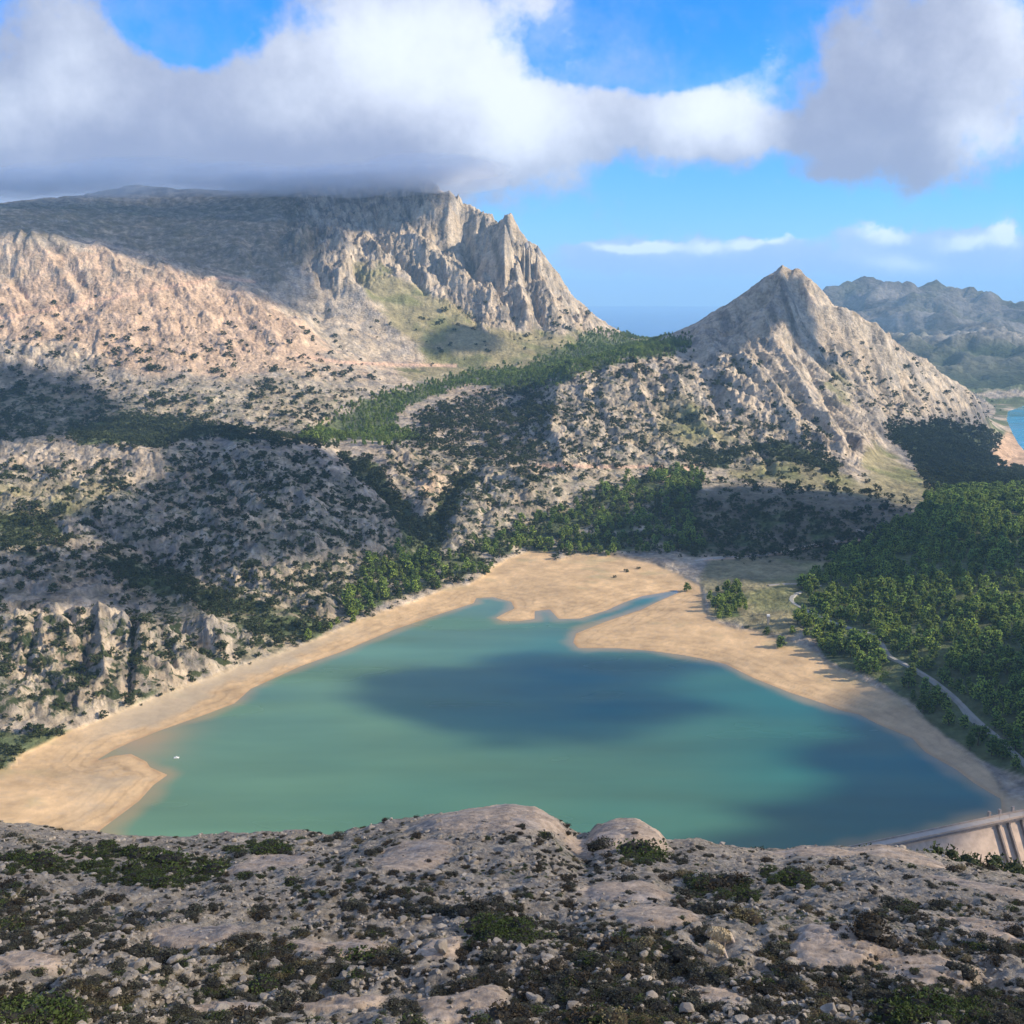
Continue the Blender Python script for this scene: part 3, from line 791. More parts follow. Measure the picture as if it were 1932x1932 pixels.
def base_colour(x, Y, z, px, py, sd, nx, ny, nz):
    jx = 12 * fbm(x, Y, 90, 4, 101); jy = 8 * fbm(x, Y, 90, 4, 111)
    fo = look(im_forest, px + jx, py + jy); gr = look(im_grass, px + jx, py + jy); pk = look(im_pink, px + jx, py + jy)
    sc = look(im_scrub, px + jx, py + jy); sa = look(im_sand, px + .25 * jx, py + .25 * jy)
    fo = sstep(fo + .38 * fbm(x, Y, 50, 4, 121, .6), .42, .70)
    gr = sstep(gr + .22 * fbm(x, Y, 70, 4, 131), .25, .75)
    n = fbm(x, Y, 90, 4, 141); n2 = fbm(x, Y, 22, 4, 151)
    c = np.array([.45, .37, .265])[None, None] * (1 + .16 * n + .14 * n2)[..., None]
    warm = sstep(fbm(x, Y, 150, 3, 161), -.2, .5)[..., None] * .5
    c = c * (1 - warm) + warm * np.array([.48, .37, .25])
    grey = sstep(fbm(x, Y, 35, 5, 171, .6) + .25 * fbm(x, Y, 200, 2, 175), -.05, .45)[..., None] * .75
    c = c * (1 - grey) + grey * np.array([.235, .215, .19])
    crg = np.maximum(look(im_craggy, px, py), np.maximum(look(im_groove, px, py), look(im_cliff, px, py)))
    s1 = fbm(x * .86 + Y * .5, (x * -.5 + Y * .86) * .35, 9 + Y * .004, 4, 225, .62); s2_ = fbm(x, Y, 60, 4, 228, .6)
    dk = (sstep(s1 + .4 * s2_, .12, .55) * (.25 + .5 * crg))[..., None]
    c = c * (1 - dk) + dk * np.array([.135, .125, .11])  # dark crack streaks painted into the rock colour to sharpen its relief
    lt = (sstep(s1 - .3 * s2_, -.15, -.6) * .4)[..., None]
    c = c * (1 - lt) + lt * np.array([.55, .47, .36])
    def lay(m, col, v=None):
        nonlocal c
        m = np.clip(m, 0, 1)[..., None]
        col = np.array(col)[None, None] * (1 + .18 * n2[..., None])
        c = c * (1 - m) + m * col
    lay(.68 * sstep(pk + .35 * n + .25 * n2, .2, .9), (.56, .385, .25))
    flat = sstep(nz, .72, .93)
    lay(.55 * sstep(sc + .3 * n2, .3, .9) * flat, (.20, .19, .10))
    lay(.85 * gr, (.245, .215, .105))
    lay(.75 * gr * sstep(fbm(x, Y, 120, 3, 181), .0, .5), (.155, .165, .065))
    ht = look(im_shaded, px + jx, py + jy)
    lay(.85 * sstep(ht + .3 * n2, .25, .8), (.13, .115, .075))  # dark brown painted in to deepen the shade on cloud-shaded ground
    fo = np.maximum(fo, sstep(Y, 2950, 3150) * (px > 1500) * sstep(.4 + fbm(x, Y, 160, 3, 241), -.2, .4) * (z < 60) * (look(im_groove, px, py) < .3))
    lay(fo * .86, (.070, .105, .033))
    # bare lake bed: bands left by the falling water
    zb = z + .25 * fbm(x, Y, 60, 3, 191)
    band = sstep(np.sin(zb * 13.0), .55, .95)
    sand = np.array([.53, .365, .195])[None, None] * (1 + .20 * fbm(x, Y, 22, 6, 201, .68) + .12 * fbm(x * .5, Y, 70, 3, 205) - .16 * band * sstep(z, 3.0, .8))[..., None]
    drygreen = (sstep(fbm(x, Y * 1.5, 60, 4, 211), .15, .6) * sstep(sd, 18, 45) * .45)[..., None]
    sand = sand * (1 - drygreen) + drygreen * np.array([.34, .30, .16])
    greyb = (sstep(px, 1500, 1800) * .45 + sstep(px, 760, 520) * sstep(px, 90, 260) * sstep(sd - 14 * fbm(x, Y, 40, 3, 231), 12, 26) * .75)[..., None]
    sand = sand * (1 - greyb) + greyb * np.array([.37, .31, .22])
    stones = (sstep(fbm(x, Y, 6, 3, 221), .25, .6) * .35)[..., None]
    sand = sand * (1 - stones) + stones * np.array([.40, .31, .21])
    s2 = (look(im_sand2, px, py) * (Y > 2300))[..., None]
    c = c * (1 - s2) + s2 * np.array([.56, .38, .24])
    m = np.clip(sa, 0, 1)[..., None]
    c = c * (1 - m) + m * sand
    wet = (sstep(sd, 5.0, .0) * .5)[..., None]
    c = c * (1 - wet) + wet * np.array([.42, .25, .12])
    alpha = np.clip(sc * 1.1 + .25 * fo + .15 * n2, 0, 1) * (1 - sa) * (1 - .6 * gr * (1 - sc))
    rough = np.clip(1 - .93 * sa - .3 * gr, .05, 1)
    return np.concatenate([np.clip(c, .01, .8), alpha[..., None]], -1), rough, fo, sc, sa, gr


def normals(X, Y, Z):
    def d(F, ax):
        return np.gradient(F, axis=ax)
    ax_, ay_, az_ = d(X, 1), d(Y, 1), d(Z, 1); bx, by, bz = d(X, 0), d(Y, 0), d(Z, 0)
    nx = ay_ * bz - az_ * by; ny = az_ * bx - ax_ * bz; nz = ax_ * by - ay_ * bx
    l = np.sqrt(nx * nx + ny * ny + nz * nz) + 1e-9
    return nx / l, ny / l, np.abs(nz / l)


NX, NY, NZ = normals(GX, GY, GZ)
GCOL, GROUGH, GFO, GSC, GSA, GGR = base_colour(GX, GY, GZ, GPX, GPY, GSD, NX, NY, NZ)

# tracks: thin bare strips of stony earth graded into the slopes
TRACKS = [[(0, 600), (150, 573), (300, 545), (420, 523), (480, 532)], [(560, 670), (640, 683), (740, 688), (860, 690)],
          [(1000, 880), (1080, 879), (1160, 881), (1250, 880)], [(1288, 882), (1340, 872), (1250, 905), (1262, 935)],
          [(1328, 1055), (1400, 1050), (1480, 1042), (1540, 1028), (1620, 1020)]]
gp = np.zeros(GX.shape)
for tr in TRACKS:
    for (ax_, ay_), (bx_, by_) in zip(tr[:-1], tr[1:]):
        ex, ey = bx_ - ax_, by_ - ay_
        tt = np.clip(((GPX - ax_) * ex + (GPY - ay_) * ey) / (ex * ex + ey * ey), 0, 1)
        dd = np.hypot(GPX - ax_ - tt * ex, GPY - ay_ - tt * ey)
        gp = np.maximum(gp, sstep(dd, 4.2, 1.6))
m = (gp * .85)[..., None]
GCOL[..., :3] = GCOL[..., :3] * (1 - m) + m * np.array([.62, .41, .28])
GCOL[..., 3] *= 1 - gp

# which part of the setting each face belongs to
fpx = GPX[:-1, :-1]; fpy = GPY[:-1, :-1]; fY = GY[:-1, :-1]; fa = GA[:-1, :-1]
peak = (fY > 1650) & inpoly(fpx, fpy, [(1300, 640), (1250, 690), (1350, 790), (1480, 840), (1600, 900), (1750, 940), (2300, 930), (2300, 400), (1300, 400)])
mount = (fY > 1850) & ~peak & (fpx < 1180)
shore = (look(im_sand, fpx, fpy) > .5) & (fY < 1400)
hillm = ~(peak | mount | shore)


def setting(o, kind='structure', **kw):
    o['kind'] = kind
    for k_, v_ in kw.items():
        o[k_] = v_
    return o


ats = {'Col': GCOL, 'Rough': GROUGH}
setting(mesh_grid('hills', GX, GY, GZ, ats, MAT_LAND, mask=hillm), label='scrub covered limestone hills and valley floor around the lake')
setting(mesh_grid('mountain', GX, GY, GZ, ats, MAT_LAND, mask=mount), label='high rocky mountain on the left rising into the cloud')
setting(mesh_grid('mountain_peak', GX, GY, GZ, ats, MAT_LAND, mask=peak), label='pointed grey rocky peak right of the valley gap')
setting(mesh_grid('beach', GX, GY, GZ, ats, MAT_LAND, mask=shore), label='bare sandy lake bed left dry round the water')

# far range
fa2 = np.linspace(-.9, .68, 420); fY2 = np.exp(np.linspace(np.log(4500), np.log(9500), 150))
FA, FY_ = np.meshgrid(fa2, fY2)
FX, FZ, FSD = terrain(FA, FY_)
fpx2, fpy2 = UNP(FA, (EYE - FZ) / FY_)
fn = fbm(FX, FY_, 700, 5, 301)
lowm = sstep(FZ + 90 * fn, 90, -30)
fc = np.array([.27, .245, .205])[None, None] * (1 + .45 * fbm(FX, FY_, 260, 5, 305, .6))[..., None]
g_ = (sstep(fn, -.1, .5) * .6)[..., None]; fc = fc * (1 - g_) + g_ * np.array([.13, .14, .07])
g_ = lowm[..., None] * .92; fc = fc * (1 - g_) + g_ * np.array([.035, .055, .025])
fcol = np.concatenate([np.clip(fc, .01, .8), (.35 + 0 * lowm)[..., None]], -1)
setting(mesh_grid('distant_mountains', FX, FY_, FZ, {'Col': fcol, 'Rough': np.ones(FX.shape)}, MAT_FAR), label='hazy blue mountain range beyond the second reservoir')


# ------------------------------------------------------------------ finding places on the land
def hit(px, py, ymin=560.0):
    a, t = P2(px, py)
    i = np.searchsorted(aa, a); i = min(max(i, 1), len(aa) - 1)
    w = (a - aa[i - 1]) / (aa[i] - aa[i - 1])
    col = GT[:, i - 1] * (1 - w) + GT[:, i] * w
    j0 = np.searchsorted(YY, ymin)
    js = np.nonzero(col[j0:] <= t)[0]
    j = j0 + (js[0] if len(js) else len(YY) - 1 - j0)
    return a * YY[j], YY[j], EYE - YY[j] * t


def zat(x, y):
    a = x / y
    fi = np.interp(a, aa, np.arange(len(aa))); fj = np.interp(np.log(y), np.log(YY), np.arange(len(YY)))
    i = np.minimum(fi.astype(int), len(aa) - 2); j = np.minimum(fj.astype(int), len(YY) - 2); u_ = fi - i; v_ = fj - j
    return (GZ[j, i] * (1 - u_) + GZ[j, i + 1] * u_) * (1 - v_) + (GZ[j + 1, i] * (1 - u_) + GZ[j + 1, i + 1] * u_) * v_


# ------------------------------------------------------------------ water
def water_material(name, shallow, deep):
    m, t, out = new_mat(name)
    at = t.new('ShaderNodeAttribute', attribute_name='Col')
    b = t.new('ShaderNodeBsdfPrincipled')
    t.l.new(at.outputs['Color'], b.inputs['Base Color'])
    geo = t.new('ShaderNodeNewGeometry')
    st = t.new('ShaderNodeVectorMath', operation='MULTIPLY')
    t.l.new(geo.outputs['Position'], st.inputs[0]); st.inputs[1].default_value = (.35, 1, 1)
    n = t.noise(st.outputs[0], .016, 3, .5)
    t.l.new(t.smooth(n, .35, .7, .10, .30), b.inputs['Roughness'])
    b.inputs['IOR'].default_value = 1.33
    bm = t.new('ShaderNodeBump'); bm.inputs['Strength'].default_value = .25; bm.inputs['Distance'].default_value = .25
    t.l.new(t.noise(geo.outputs['Position'], .35, 3, .6), bm.inputs['Height'])
    t.l.new(bm.outputs[0], b.inputs['Normal'])
    t.l.new(b.outputs[0], out.inputs[0])
    return m


MAT_WATER = water_material('lake_water', None, None)
wx = np.linspace(-420, 460, 300); wy = np.linspace(480, 1250, 260)
WX, WY = np.meshgrid(wx, wy)
wsd = sdist(WX, WY, LAKE)
wn = fbm(WX * .4, WY, 90, 4, 401)
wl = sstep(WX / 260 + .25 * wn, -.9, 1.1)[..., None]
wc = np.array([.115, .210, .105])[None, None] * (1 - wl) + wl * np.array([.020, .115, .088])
wc = wc * (1 + .15 * wn[..., None] + .16 * fbm(WX * .22, WY, 42, 4, 405)[..., None])  # thin cloud shade painted into the water colour as light and dark streaks
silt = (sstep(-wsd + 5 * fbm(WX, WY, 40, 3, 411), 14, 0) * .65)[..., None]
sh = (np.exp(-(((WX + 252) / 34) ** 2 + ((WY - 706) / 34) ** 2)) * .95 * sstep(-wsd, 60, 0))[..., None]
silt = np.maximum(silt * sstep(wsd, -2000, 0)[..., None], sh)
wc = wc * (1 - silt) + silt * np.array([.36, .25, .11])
fm = (wsd < 6)[:-1, :-1] | (wsd < 6)[1:, 1:]
sdam = ((WX - DAM0[0]) * damn[0] + (WY - DAM0[1]) * damn[1])
fm &= ((sdam < 2) | (WX < DAM0[0]))[:-1, :-1]
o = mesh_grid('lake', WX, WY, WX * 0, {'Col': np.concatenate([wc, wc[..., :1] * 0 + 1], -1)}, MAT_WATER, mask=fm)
setting(o, label='calm turquoise reservoir lake')
# second reservoir on the right, lower down
lx, ly = np.meshgrid(np.linspace(1300, 3300, 30), np.linspace(2700, 5000, 30))
gc = np.zeros((30, 30, 4)); gc[..., 0] = .02; gc[..., 1] = .22; gc[..., 2] = .30; gc[..., 3] = 1
GORG_Z = -118.0
# sea
MAT_SEA = simple_mat('sea_water', (.010, .075, .22), .1, .0005, .25, spec=.5)


def disc(name, r, z, n=96, mat=None):
    vs = [(0, 0, z)] + [(r * math.cos(2 * math.pi * i / n), r * math.sin(2 * math.pi * i / n), z) for i in range(n)]
    fs = [(0, 1 + i, 1 + (i + 1) % n) for i in range(n)]
    me = bpy.data.meshes.new(name); me.from_pydata(vs, [], fs); me.materials.append(mat)
    o_ = bpy.data.objects.new(name, me); COL.objects.link(o_)
    return o_


setting(disc('sea', 52000, -250, mat=MAT_SEA), label='blue open sea beyond the valley gap')
o = mesh_grid('reservoir', lx, ly, lx * 0 + GORG_Z, {'Col': gc}, MAT_WATER)
setting(o, label='turquoise end of a second reservoir far right')

# ------------------------------------------------------------------ near slope, under the photographer's feet
CREST_P = [(-300, 1540), (0, 1556), (60, 1561), (120, 1571), (200, 1577), (330, 1583), (450, 1576), (560, 1574), (640, 1576), (700, 1561), (760, 1549), (820, 1539),
           (900, 1533), (960, 1529), (1010, 1533), (1050, 1551), (1090, 1576), (1110, 1577), (1125, 1564), (1160, 1557), (1200, 1556), (1240, 1572), (1260, 1590),
           (1310, 1586), (1350, 1596), (1430, 1604), (1480, 1608), (1510, 1601), (1560, 1599), (1600, 1604), (1660, 1601), (1700, 1606), (1760, 1617), (1800, 1627), (1860, 1642), (1932, 1657), (2300, 1760)]
ca = np.array([P2(*q)[0] for q in CREST_P]); ct = np.array([P2(*q)[1] for q in CREST_P])
YB = [-60, 0, 20, 36, 45, 60, 90, 112]
ZB = [312, 298.2, 283, 300 - 36 * .74, 300 - 45 * .645, 300 - 60 * .595, 300 - 90 * .552, 300 - 112 * .53]
YC = 112.0
# smooth rock outcrops of the slope: picture x, y of the middle, half width, half height (picture units), height over the ground (m)
SLABS = [(355, 1785, 88, 26, .5), (40, 1838, 75, 24, .5), (650, 1892, 95, 24, .55), (640, 1790, 85, 22, .35), (1240, 1755, 85, 24, .6), (1590, 1812, 105, 42, .9),
         (1760, 1850, 110, 30, .5), (930, 1556, 150, 26, 1.2), (1190, 1574, 66, 20, 1.0), (1120, 1600, 60, 16, .7), (500, 1640, 70, 18, .4),
         (780, 1628, 70, 26, .5), (1700, 1620, 80, 14, .5), (1870, 1770, 60, 22, .5), (1180, 1700, 80, 18, .4), (160, 1625, 60, 14, .5), (420, 1912, 70, 22, .5),
         (830, 1800, 40, 24, .6), (1540, 1612, 80, 10, .5), (1900, 1700, 60, 16, .4), (880, 1905, 90, 30, .5), (1350, 1900, 60, 20, .3), (560, 1560, 40, 8, .4)]


def znear0(x, Y):
    Ys = np.maximum(Y, 20.0)
    a = np.clip(x / Ys, -.75, .75)
    tca = np.interp(a, ca, ct)
    zb = np.interp(Y, YB, ZB)
    z = zb - Y * (tca - .53) * sstep(Y, 38, 108) 
    zc = EYE - YC * tca
    fall = zc - (Y - YC) * .70 - 4 * (1 - np.exp(-np.maximum(Y - YC, 0) / 6))
    return np.where(Y > YC, np.maximum(fall, 14 - (x > 120) * 45), z)


def hit_near0(px, py):
    a, t = P2(px, py)
    ys = np.linspace(24, 125, 1200)
    zz = znear0(a * ys, ys)
    k_ = np.nonzero((EYE - zz) / ys <= t)[0]
    y = ys[k_[0]] if len(k_) else 112.0
    return a * y, y


SL = []
for (px, py, hw, hh, h) in SLABS:
    x_, y_ = hit_near0(px, py)
    y1 = hit_near0(px, py - hh)[1]; y2 = hit_near0(px, py + hh)[1]
    sc_ = y_ * 1.17 / FP
    SL.append((x_, (y1 + y2) / 2, hw * sc_, max((y1 - y2) / 2, hh * sc_ * 1.3), h))


def slabmask(x, Y):
    m_ = np.zeros_like(x); hgt = np.zeros_like(x)
    wx_ = x + .7 * fbm(x, Y, 3.0, 4, 511); wy_ = Y + 1.0 * fbm(x, Y, 3.5, 4, 512)
    for (cx, cy_, rx, ry, h) in SL:
        d_ = np.sqrt(((wx_ - cx) / rx) ** 2 + ((wy_ - cy_) / ry) ** 2)
        q = sstep(d_, 1.1, .78)
        m_ = np.maximum(m_, q)
        hgt = np.maximum(hgt, h * np.clip(1.08 - d_ ** 3, 0, .75) * (1 + .25 * (wx_ - cx) / rx))
    return m_, hgt


def znear(x, Y):
    z = znear0(x, Y)
    sm, sh_ = slabmask(x, Y)
    crest = sstep(Y, 78, 108)
    bump = .55 * fbm(x, Y, 16, 3, 501) * (1 - .7 * crest) + .34 * ridged(x, Y * .7, 4.2, 4, 505, .6) * (1 - .75 * sm) * (1 - .3 * crest)
    rub = .10 * ridged(x, Y, .9, 3, 515) * (1 - .9 * sm)
    sl_ = x * .55 + Y * .83 + .5 * fbm(x, Y, 3, 3, 521)
    beds = (.10 * ridged(sl_, x * .12, 1.6, 4, 520, .6) - .16 * sstep(np.abs(perlin(sl_ / 1.7, x * .05, 525)), .05, .0)) * sm
    return z + bump + rub + beds + sh_, sm


na = np.linspace(-.60, .60, 820)
# rows: even steps on screen
yr = np.concatenate([np.linspace(-55, 24, 30)[:-1], np.exp(np.linspace(np.log(24), np.log(60), 330))[:-1], np.linspace(60, 118, 230)[:-1], np.exp(np.linspace(np.log(118), np.log(420), 60))])
NA, NYY = np.meshgrid(na, yr)
NXX = NA * (NYY + 62)
NZZ, NSM = znear(NXX, NYY)
nn1 = fbm(NXX, NYY, 9, 4, 531); nn2 = fbm(NXX, NYY, 2.2, 4, 541); nn3 = fbm(NXX, NYY, .6, 3, 551)
ncol = np.array([.325, .28, .215])[None, None] * (1 + .22 * nn1 + .25 * nn2 + .25 * nn3)[..., None]
m = (sstep(nn1 + .6 * nn2, -.1, .7) * .5)[..., None]
ncol = ncol * (1 - m) + m * np.array([.13, .115, .085])
m = (NSM * .9)[..., None]
slabc = np.array([.46, .35, .245])[None, None] * (1 + .16 * nn2 + .12 * nn3)[..., None]
gslab = (sstep(fbm(NXX, NYY, 5, 4, 561), .0, .5) * .55)[..., None]
slabc = slabc * (1 - gslab) + gslab * np.array([.33, .29, .25])
ncol = ncol * (1 - m) + m * slabc
low_ = sstep(NYY, 122, 150)[..., None] * .5
ncol = ncol * (1 - low_) + low_ * np.array([.10, .11, .05])
nalpha = np.clip(.55 + .35 * nn1, 0, 1) * (1 - .93 * NSM)
o = mesh_grid('hillside', NXX, NYY, NZZ, {'Col': np.concatenate([np.clip(ncol, .02, .7), nalpha[..., None]], -1), 'Rough': np.clip(1 - .5 * NSM, 0, 1)}, MAT_NEAR)
setting(o, label='stony near slope with pale rock slabs')


def near_at(x, y):
    fj = np.interp(y, yr, np.arange(len(yr))); fi = np.interp(x / (y + 62), na, np.arange(len(na)))
    i = np.minimum(fi.astype(int), len(na) - 2); j = np.minimum(fj.astype(int), len(yr) - 2); u_ = fi - i; v_ = fj - j
    return (NZZ[j, i] * (1 - u_) + NZZ[j, i + 1] * u_) * (1 - v_) + (NZZ[j + 1, i] * (1 - u_) + NZZ[j + 1, i + 1] * u_) * v_


def hit_near(px, py):
    a, t = P2(px, py)
    ys = np.linspace(24, 118, 2400)
    zz = near_at(a * ys, ys)
    k_ = np.nonzero((EYE - zz) / ys <= t)[0]
    y = ys[k_[0]] if len(k_) else 112.0
    return a * y, y, float(near_at(np.array([a * y]), np.array([y]))[0])


# ------------------------------------------------------------------ mesh builders for plants and stones
def mesh_from(name, V, F, mat, smooth=False, mats=None, midx=None):
    me = bpy.data.meshes.new(name)
    V = np.asarray(V, np.float32)
    me.vertices.add(len(V)); me.vertices.foreach_set('co', V.ravel())
    F = np.asarray(F, np.int32); k_ = F.shape[1]
    me.loops.add(F.size); me.loops.foreach_set('vertex_index', F.ravel())
    me.polygons.add(len(F)); me.polygons.foreach_set('loop_start', np.arange(0, F.size, k_, dtype=np.int32))
    me.polygons.foreach_set('use_smooth', np.full(len(F), smooth, bool))
    for mm in (mats or [mat]):
        me.materials.append(mm)
    if midx is not None:
        me.polygons.foreach_set('material_index', np.asarray(midx, np.int32))
    me.update(calc_edges=True)
    return me


def ico(sub):
    import bmesh
    bm = bmesh.new(); bmesh.ops.create_icosphere(bm, subdivisions=sub, radius=1.0)
    V = np.array([v_.co[:] for v_ in bm.verts]); F = np.array([[v_.index for v_ in f_.verts] for f_ in bm.faces]); bm.free()
    return V, F


ICO1, ICO2, ICO3 = ico(1), ico(2), ico(3)


def noise3(V, w, seed):
    return (perlin(V[:, 0] / w + 3.1, V[:, 1] / w, seed) + perlin(V[:, 1] / w, V[:, 2] / w + 7.7, seed + 1) + perlin(V[:, 2] / w + 1.9, V[:, 0] / w, seed + 2)) / 1.8


def stone_mesh(name, seed, mat, sub=2, flat=.6):
    r = np.random.default_rng(seed)
    V, F = (ICO2 if sub == 2 else ICO3)
    V = V.copy()
    for _ in range(14):                       # cleave along random planes
        n_ = r.normal(size=3); n_ /= np.linalg.norm(n_); d_ = r.uniform(.38, .8)
        s = V @ n_ - d_
        V -= np.outer(np.maximum(s, 0), n_) * .92
    V += (V / np.linalg.norm(V, axis=1)[:, None]) * (.10 * noise3(V, .6, seed * 7) + .05 * noise3(V, .25, seed * 9))[:, None]
    V *= np.array([1, r.uniform(.65, .95), flat * r.uniform(.8, 1.2)])
    V[:, 2] += .25
    return mesh_from(name, V, F, mat, smooth=False)


def tuft_mesh(name, seed, mats, nleaf=420, h=.65, leaf=.085, core=True, loose=.2, midw=(.8, .2)):
    """cushion shrub: a dark twiggy core under many small leaf faces"""
    r = np.random.default_rng(seed)
    Vs, Fs, Ms = [], [], []
    n = 0
    k_ = 7
    lob = [(r.uniform(-.5, .5), r.uniform(-.5, .5), r.uniform(.1, .35), r.uniform(.35, .6)) for _ in range(k_)]
    if core:
        for (cx, cy_, cz, rr) in lob[:4]:
            V, F = ICO1
            Vs.append(V * [rr * .8, rr * .8, rr * h * .9] + [cx, cy_, cz * h]); Fs.append(F + n); n += len(V); Ms += [1] * len(F)
    for i in range(nleaf):
        cx, cy_, cz, rr = lob[r.integers(k_)]
        d_ = r.normal(size=3); d_ /= np.linalg.norm(d_); d_[2] = abs(d_[2]) * .95 - .05
        p = np.array([cx, cy_, cz * h]) + d_ * rr * [1, 1, h * 1.1] * r.uniform(.8, 1.08 + loose * r.random())
        t1 = r.normal(size=3) + d_ * .8; t1 /= np.linalg.norm(t1)
        t2 = np.cross(t1, r.normal(size=3)); t2 /= np.linalg.norm(t2)
        s = leaf * r.uniform(.6, 1.5)
        Vs.append(np.array([p - t2 * s * .5, p + t2 * s * .5, p + t1 * s * 1.3])); Fs.append(np.array([[0, 1, 2]]) + n); n += 3
        Ms.append(0 if r.random() < midw[0] else 1)
    return mesh_from(name, np.concatenate(Vs), np.concatenate(Fs), None, mats=mats, midx=Ms)


def crown_mesh(name, seed, mats, tall=1.0, n_cl=26, per=16, spread=.42, leaf=.13, conic=.3):
    """tree crown built from clumps of leaf faces scattered through its volume; unit height, base at z=0"""
    r = np.random.default_rng(seed)
    Vs, Fs, Ms = [], [], []
    n = 0
    for c_ in range(n_cl):
        zc = r.uniform(.22, .95)
        rad = spread * math.sqrt(max(.02, 1 - ((zc - .5) / .58) ** 2)) * (1 - conic * (zc - .4))
        th = r.uniform(0, 2 * math.pi); q = rad * math.sqrt(r.uniform(.1, 1.0))
        c0 = np.array([q * math.cos(th), q * math.sin(th), zc])
        cr = r.uniform(.09, .17)
        V, F = ICO1
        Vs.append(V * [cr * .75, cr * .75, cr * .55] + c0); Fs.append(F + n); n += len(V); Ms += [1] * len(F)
        for i in range(per):
            d_ = r.normal(size=3); d_ /= np.linalg.norm(d_)
            p = c0 + d_ * cr * r.uniform(.7, 1.15) * [1, 1, .8]
            t1 = r.normal(size=3) + d_; t1 /= np.linalg.norm(t1); t2 = np.cross(t1, r.normal(size=3)); t2 /= np.linalg.norm(t2)
            s = leaf * r.uniform(.5, 1.1)
            Vs.append(np.array([p - t2 * s * .5, p + t2 * s * .5, p + t1 * s])); Fs.append(np.array([[0, 1, 2]]) + n); n += 3
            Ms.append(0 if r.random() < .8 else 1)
    V = np.concatenate(Vs); V[:, 2] *= tall
    return mesh_from(name, V, np.concatenate(Fs), None, mats=mats, midx=Ms)


def trunk_mesh(name, seed, mat):
    r = np.random.default_rng(seed)
    Vs, Fs = [], []
    n = 0
    def limb(p0, p1, r0, r1):
        nonlocal n
        p0 = np.array(p0, float); p1 = np.array(p1, float); d_ = p1 - p0; d_ /= np.linalg.norm(d_)
        a_ = np.cross(d_, [1, .3, .1]); a_ /= np.linalg.norm(a_); b_ = np.cross(d_, a_)
        for (p, rr) in ((p0, r0), (p1, r1)):
            for i in range(6):
                th = i * math.pi / 3
                Vs.append(p + (a_ * math.cos(th) + b_ * math.sin(th)) * rr)
        for i in range(6):
            Fs.append([n + i, n + (i + 1) % 6, n + 6 + (i + 1) % 6, n + 6 + i])
        n += 12
    b0 = (r.uniform(-.03, .03), r.uniform(-.03, .03), .45)
    limb((0, 0, -.08), b0, .035, .024); limb(b0, (b0[0] * 2, b0[1] * 2, .85), .024, .008)
    for i in range(5):
        th = r.uniform(0, 6.28); z0 = r.uniform(.25, .6)
        limb((b0[0] * z0, b0[1] * z0, z0), (.27 * math.cos(th), .27 * math.sin(th), z0 + .18), .014, .005)
    return mesh_from(name, Vs, Fs, mat, smooth=True)


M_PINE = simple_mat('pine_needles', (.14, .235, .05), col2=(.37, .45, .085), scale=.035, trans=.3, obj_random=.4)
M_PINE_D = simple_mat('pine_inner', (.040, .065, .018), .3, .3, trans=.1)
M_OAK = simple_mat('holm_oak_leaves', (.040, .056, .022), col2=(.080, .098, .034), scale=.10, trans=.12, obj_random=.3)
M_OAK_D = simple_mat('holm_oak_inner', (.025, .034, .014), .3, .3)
M_BARK = simple_mat('bark', (.11, .085, .06), .3, 2.0)
M_SCR1 = simple_mat('grey_green_leaves', (.060, .062, .042), col2=(.115, .115, .080), scale=.5, trans=.1, obj_random=.3)
M_SCR2 = simple_mat('fresh_green_leaves', (.055, .085, .022), col2=(.095, .125, .035), scale=.5, trans=.15, obj_random=.2)
M_SCR3 = simple_mat('brown_leaves', (.060, .045, .026), col2=(.095, .075, .045), scale=.5, trans=.1, obj_random=.25)
M_SCR4 = simple_mat('yellow_leaves', (.17, .15, .07), col2=(.24, .20, .10), scale=.5, trans=.15, obj_random=.2)
M_TWIG = simple_mat('dark_twigs', (.030, .028, .022), .3, 3.0)
M_STONE = simple_mat('grey_limestone', (.24, .21, .165), col2=(.40, .345, .27), scale=1.6, bump=.05, obj_random=.3, rough=.95)
M_STONE_P = simple_mat('pale_limestone', (.31, .26, .195), col2=(.41, .345, .26), scale=1.1, bump=.04, obj_random=.12, rough=.95)

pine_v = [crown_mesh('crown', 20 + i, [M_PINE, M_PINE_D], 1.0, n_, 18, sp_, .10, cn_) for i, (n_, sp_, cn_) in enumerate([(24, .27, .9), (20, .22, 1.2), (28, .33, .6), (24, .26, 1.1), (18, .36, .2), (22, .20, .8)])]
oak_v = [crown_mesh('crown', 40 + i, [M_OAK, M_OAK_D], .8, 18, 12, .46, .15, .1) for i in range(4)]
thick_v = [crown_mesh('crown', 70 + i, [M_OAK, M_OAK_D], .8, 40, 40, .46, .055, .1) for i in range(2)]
trunk_v = [trunk_mesh('trunk', 60 + i, M_BARK) for i in range(3)]
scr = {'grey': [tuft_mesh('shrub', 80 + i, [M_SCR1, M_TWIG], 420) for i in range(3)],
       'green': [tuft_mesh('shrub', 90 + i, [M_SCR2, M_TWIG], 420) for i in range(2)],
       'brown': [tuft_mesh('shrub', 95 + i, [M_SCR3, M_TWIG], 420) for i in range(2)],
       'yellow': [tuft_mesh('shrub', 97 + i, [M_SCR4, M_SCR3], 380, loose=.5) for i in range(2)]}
stone_v = [stone_mesh('rock', 110 + i, M_STONE, 2) for i in range(6)]
stonep_v = [stone_mesh('rock', 120 + i, M_STONE_P, 2, .5) for i in range(4)]


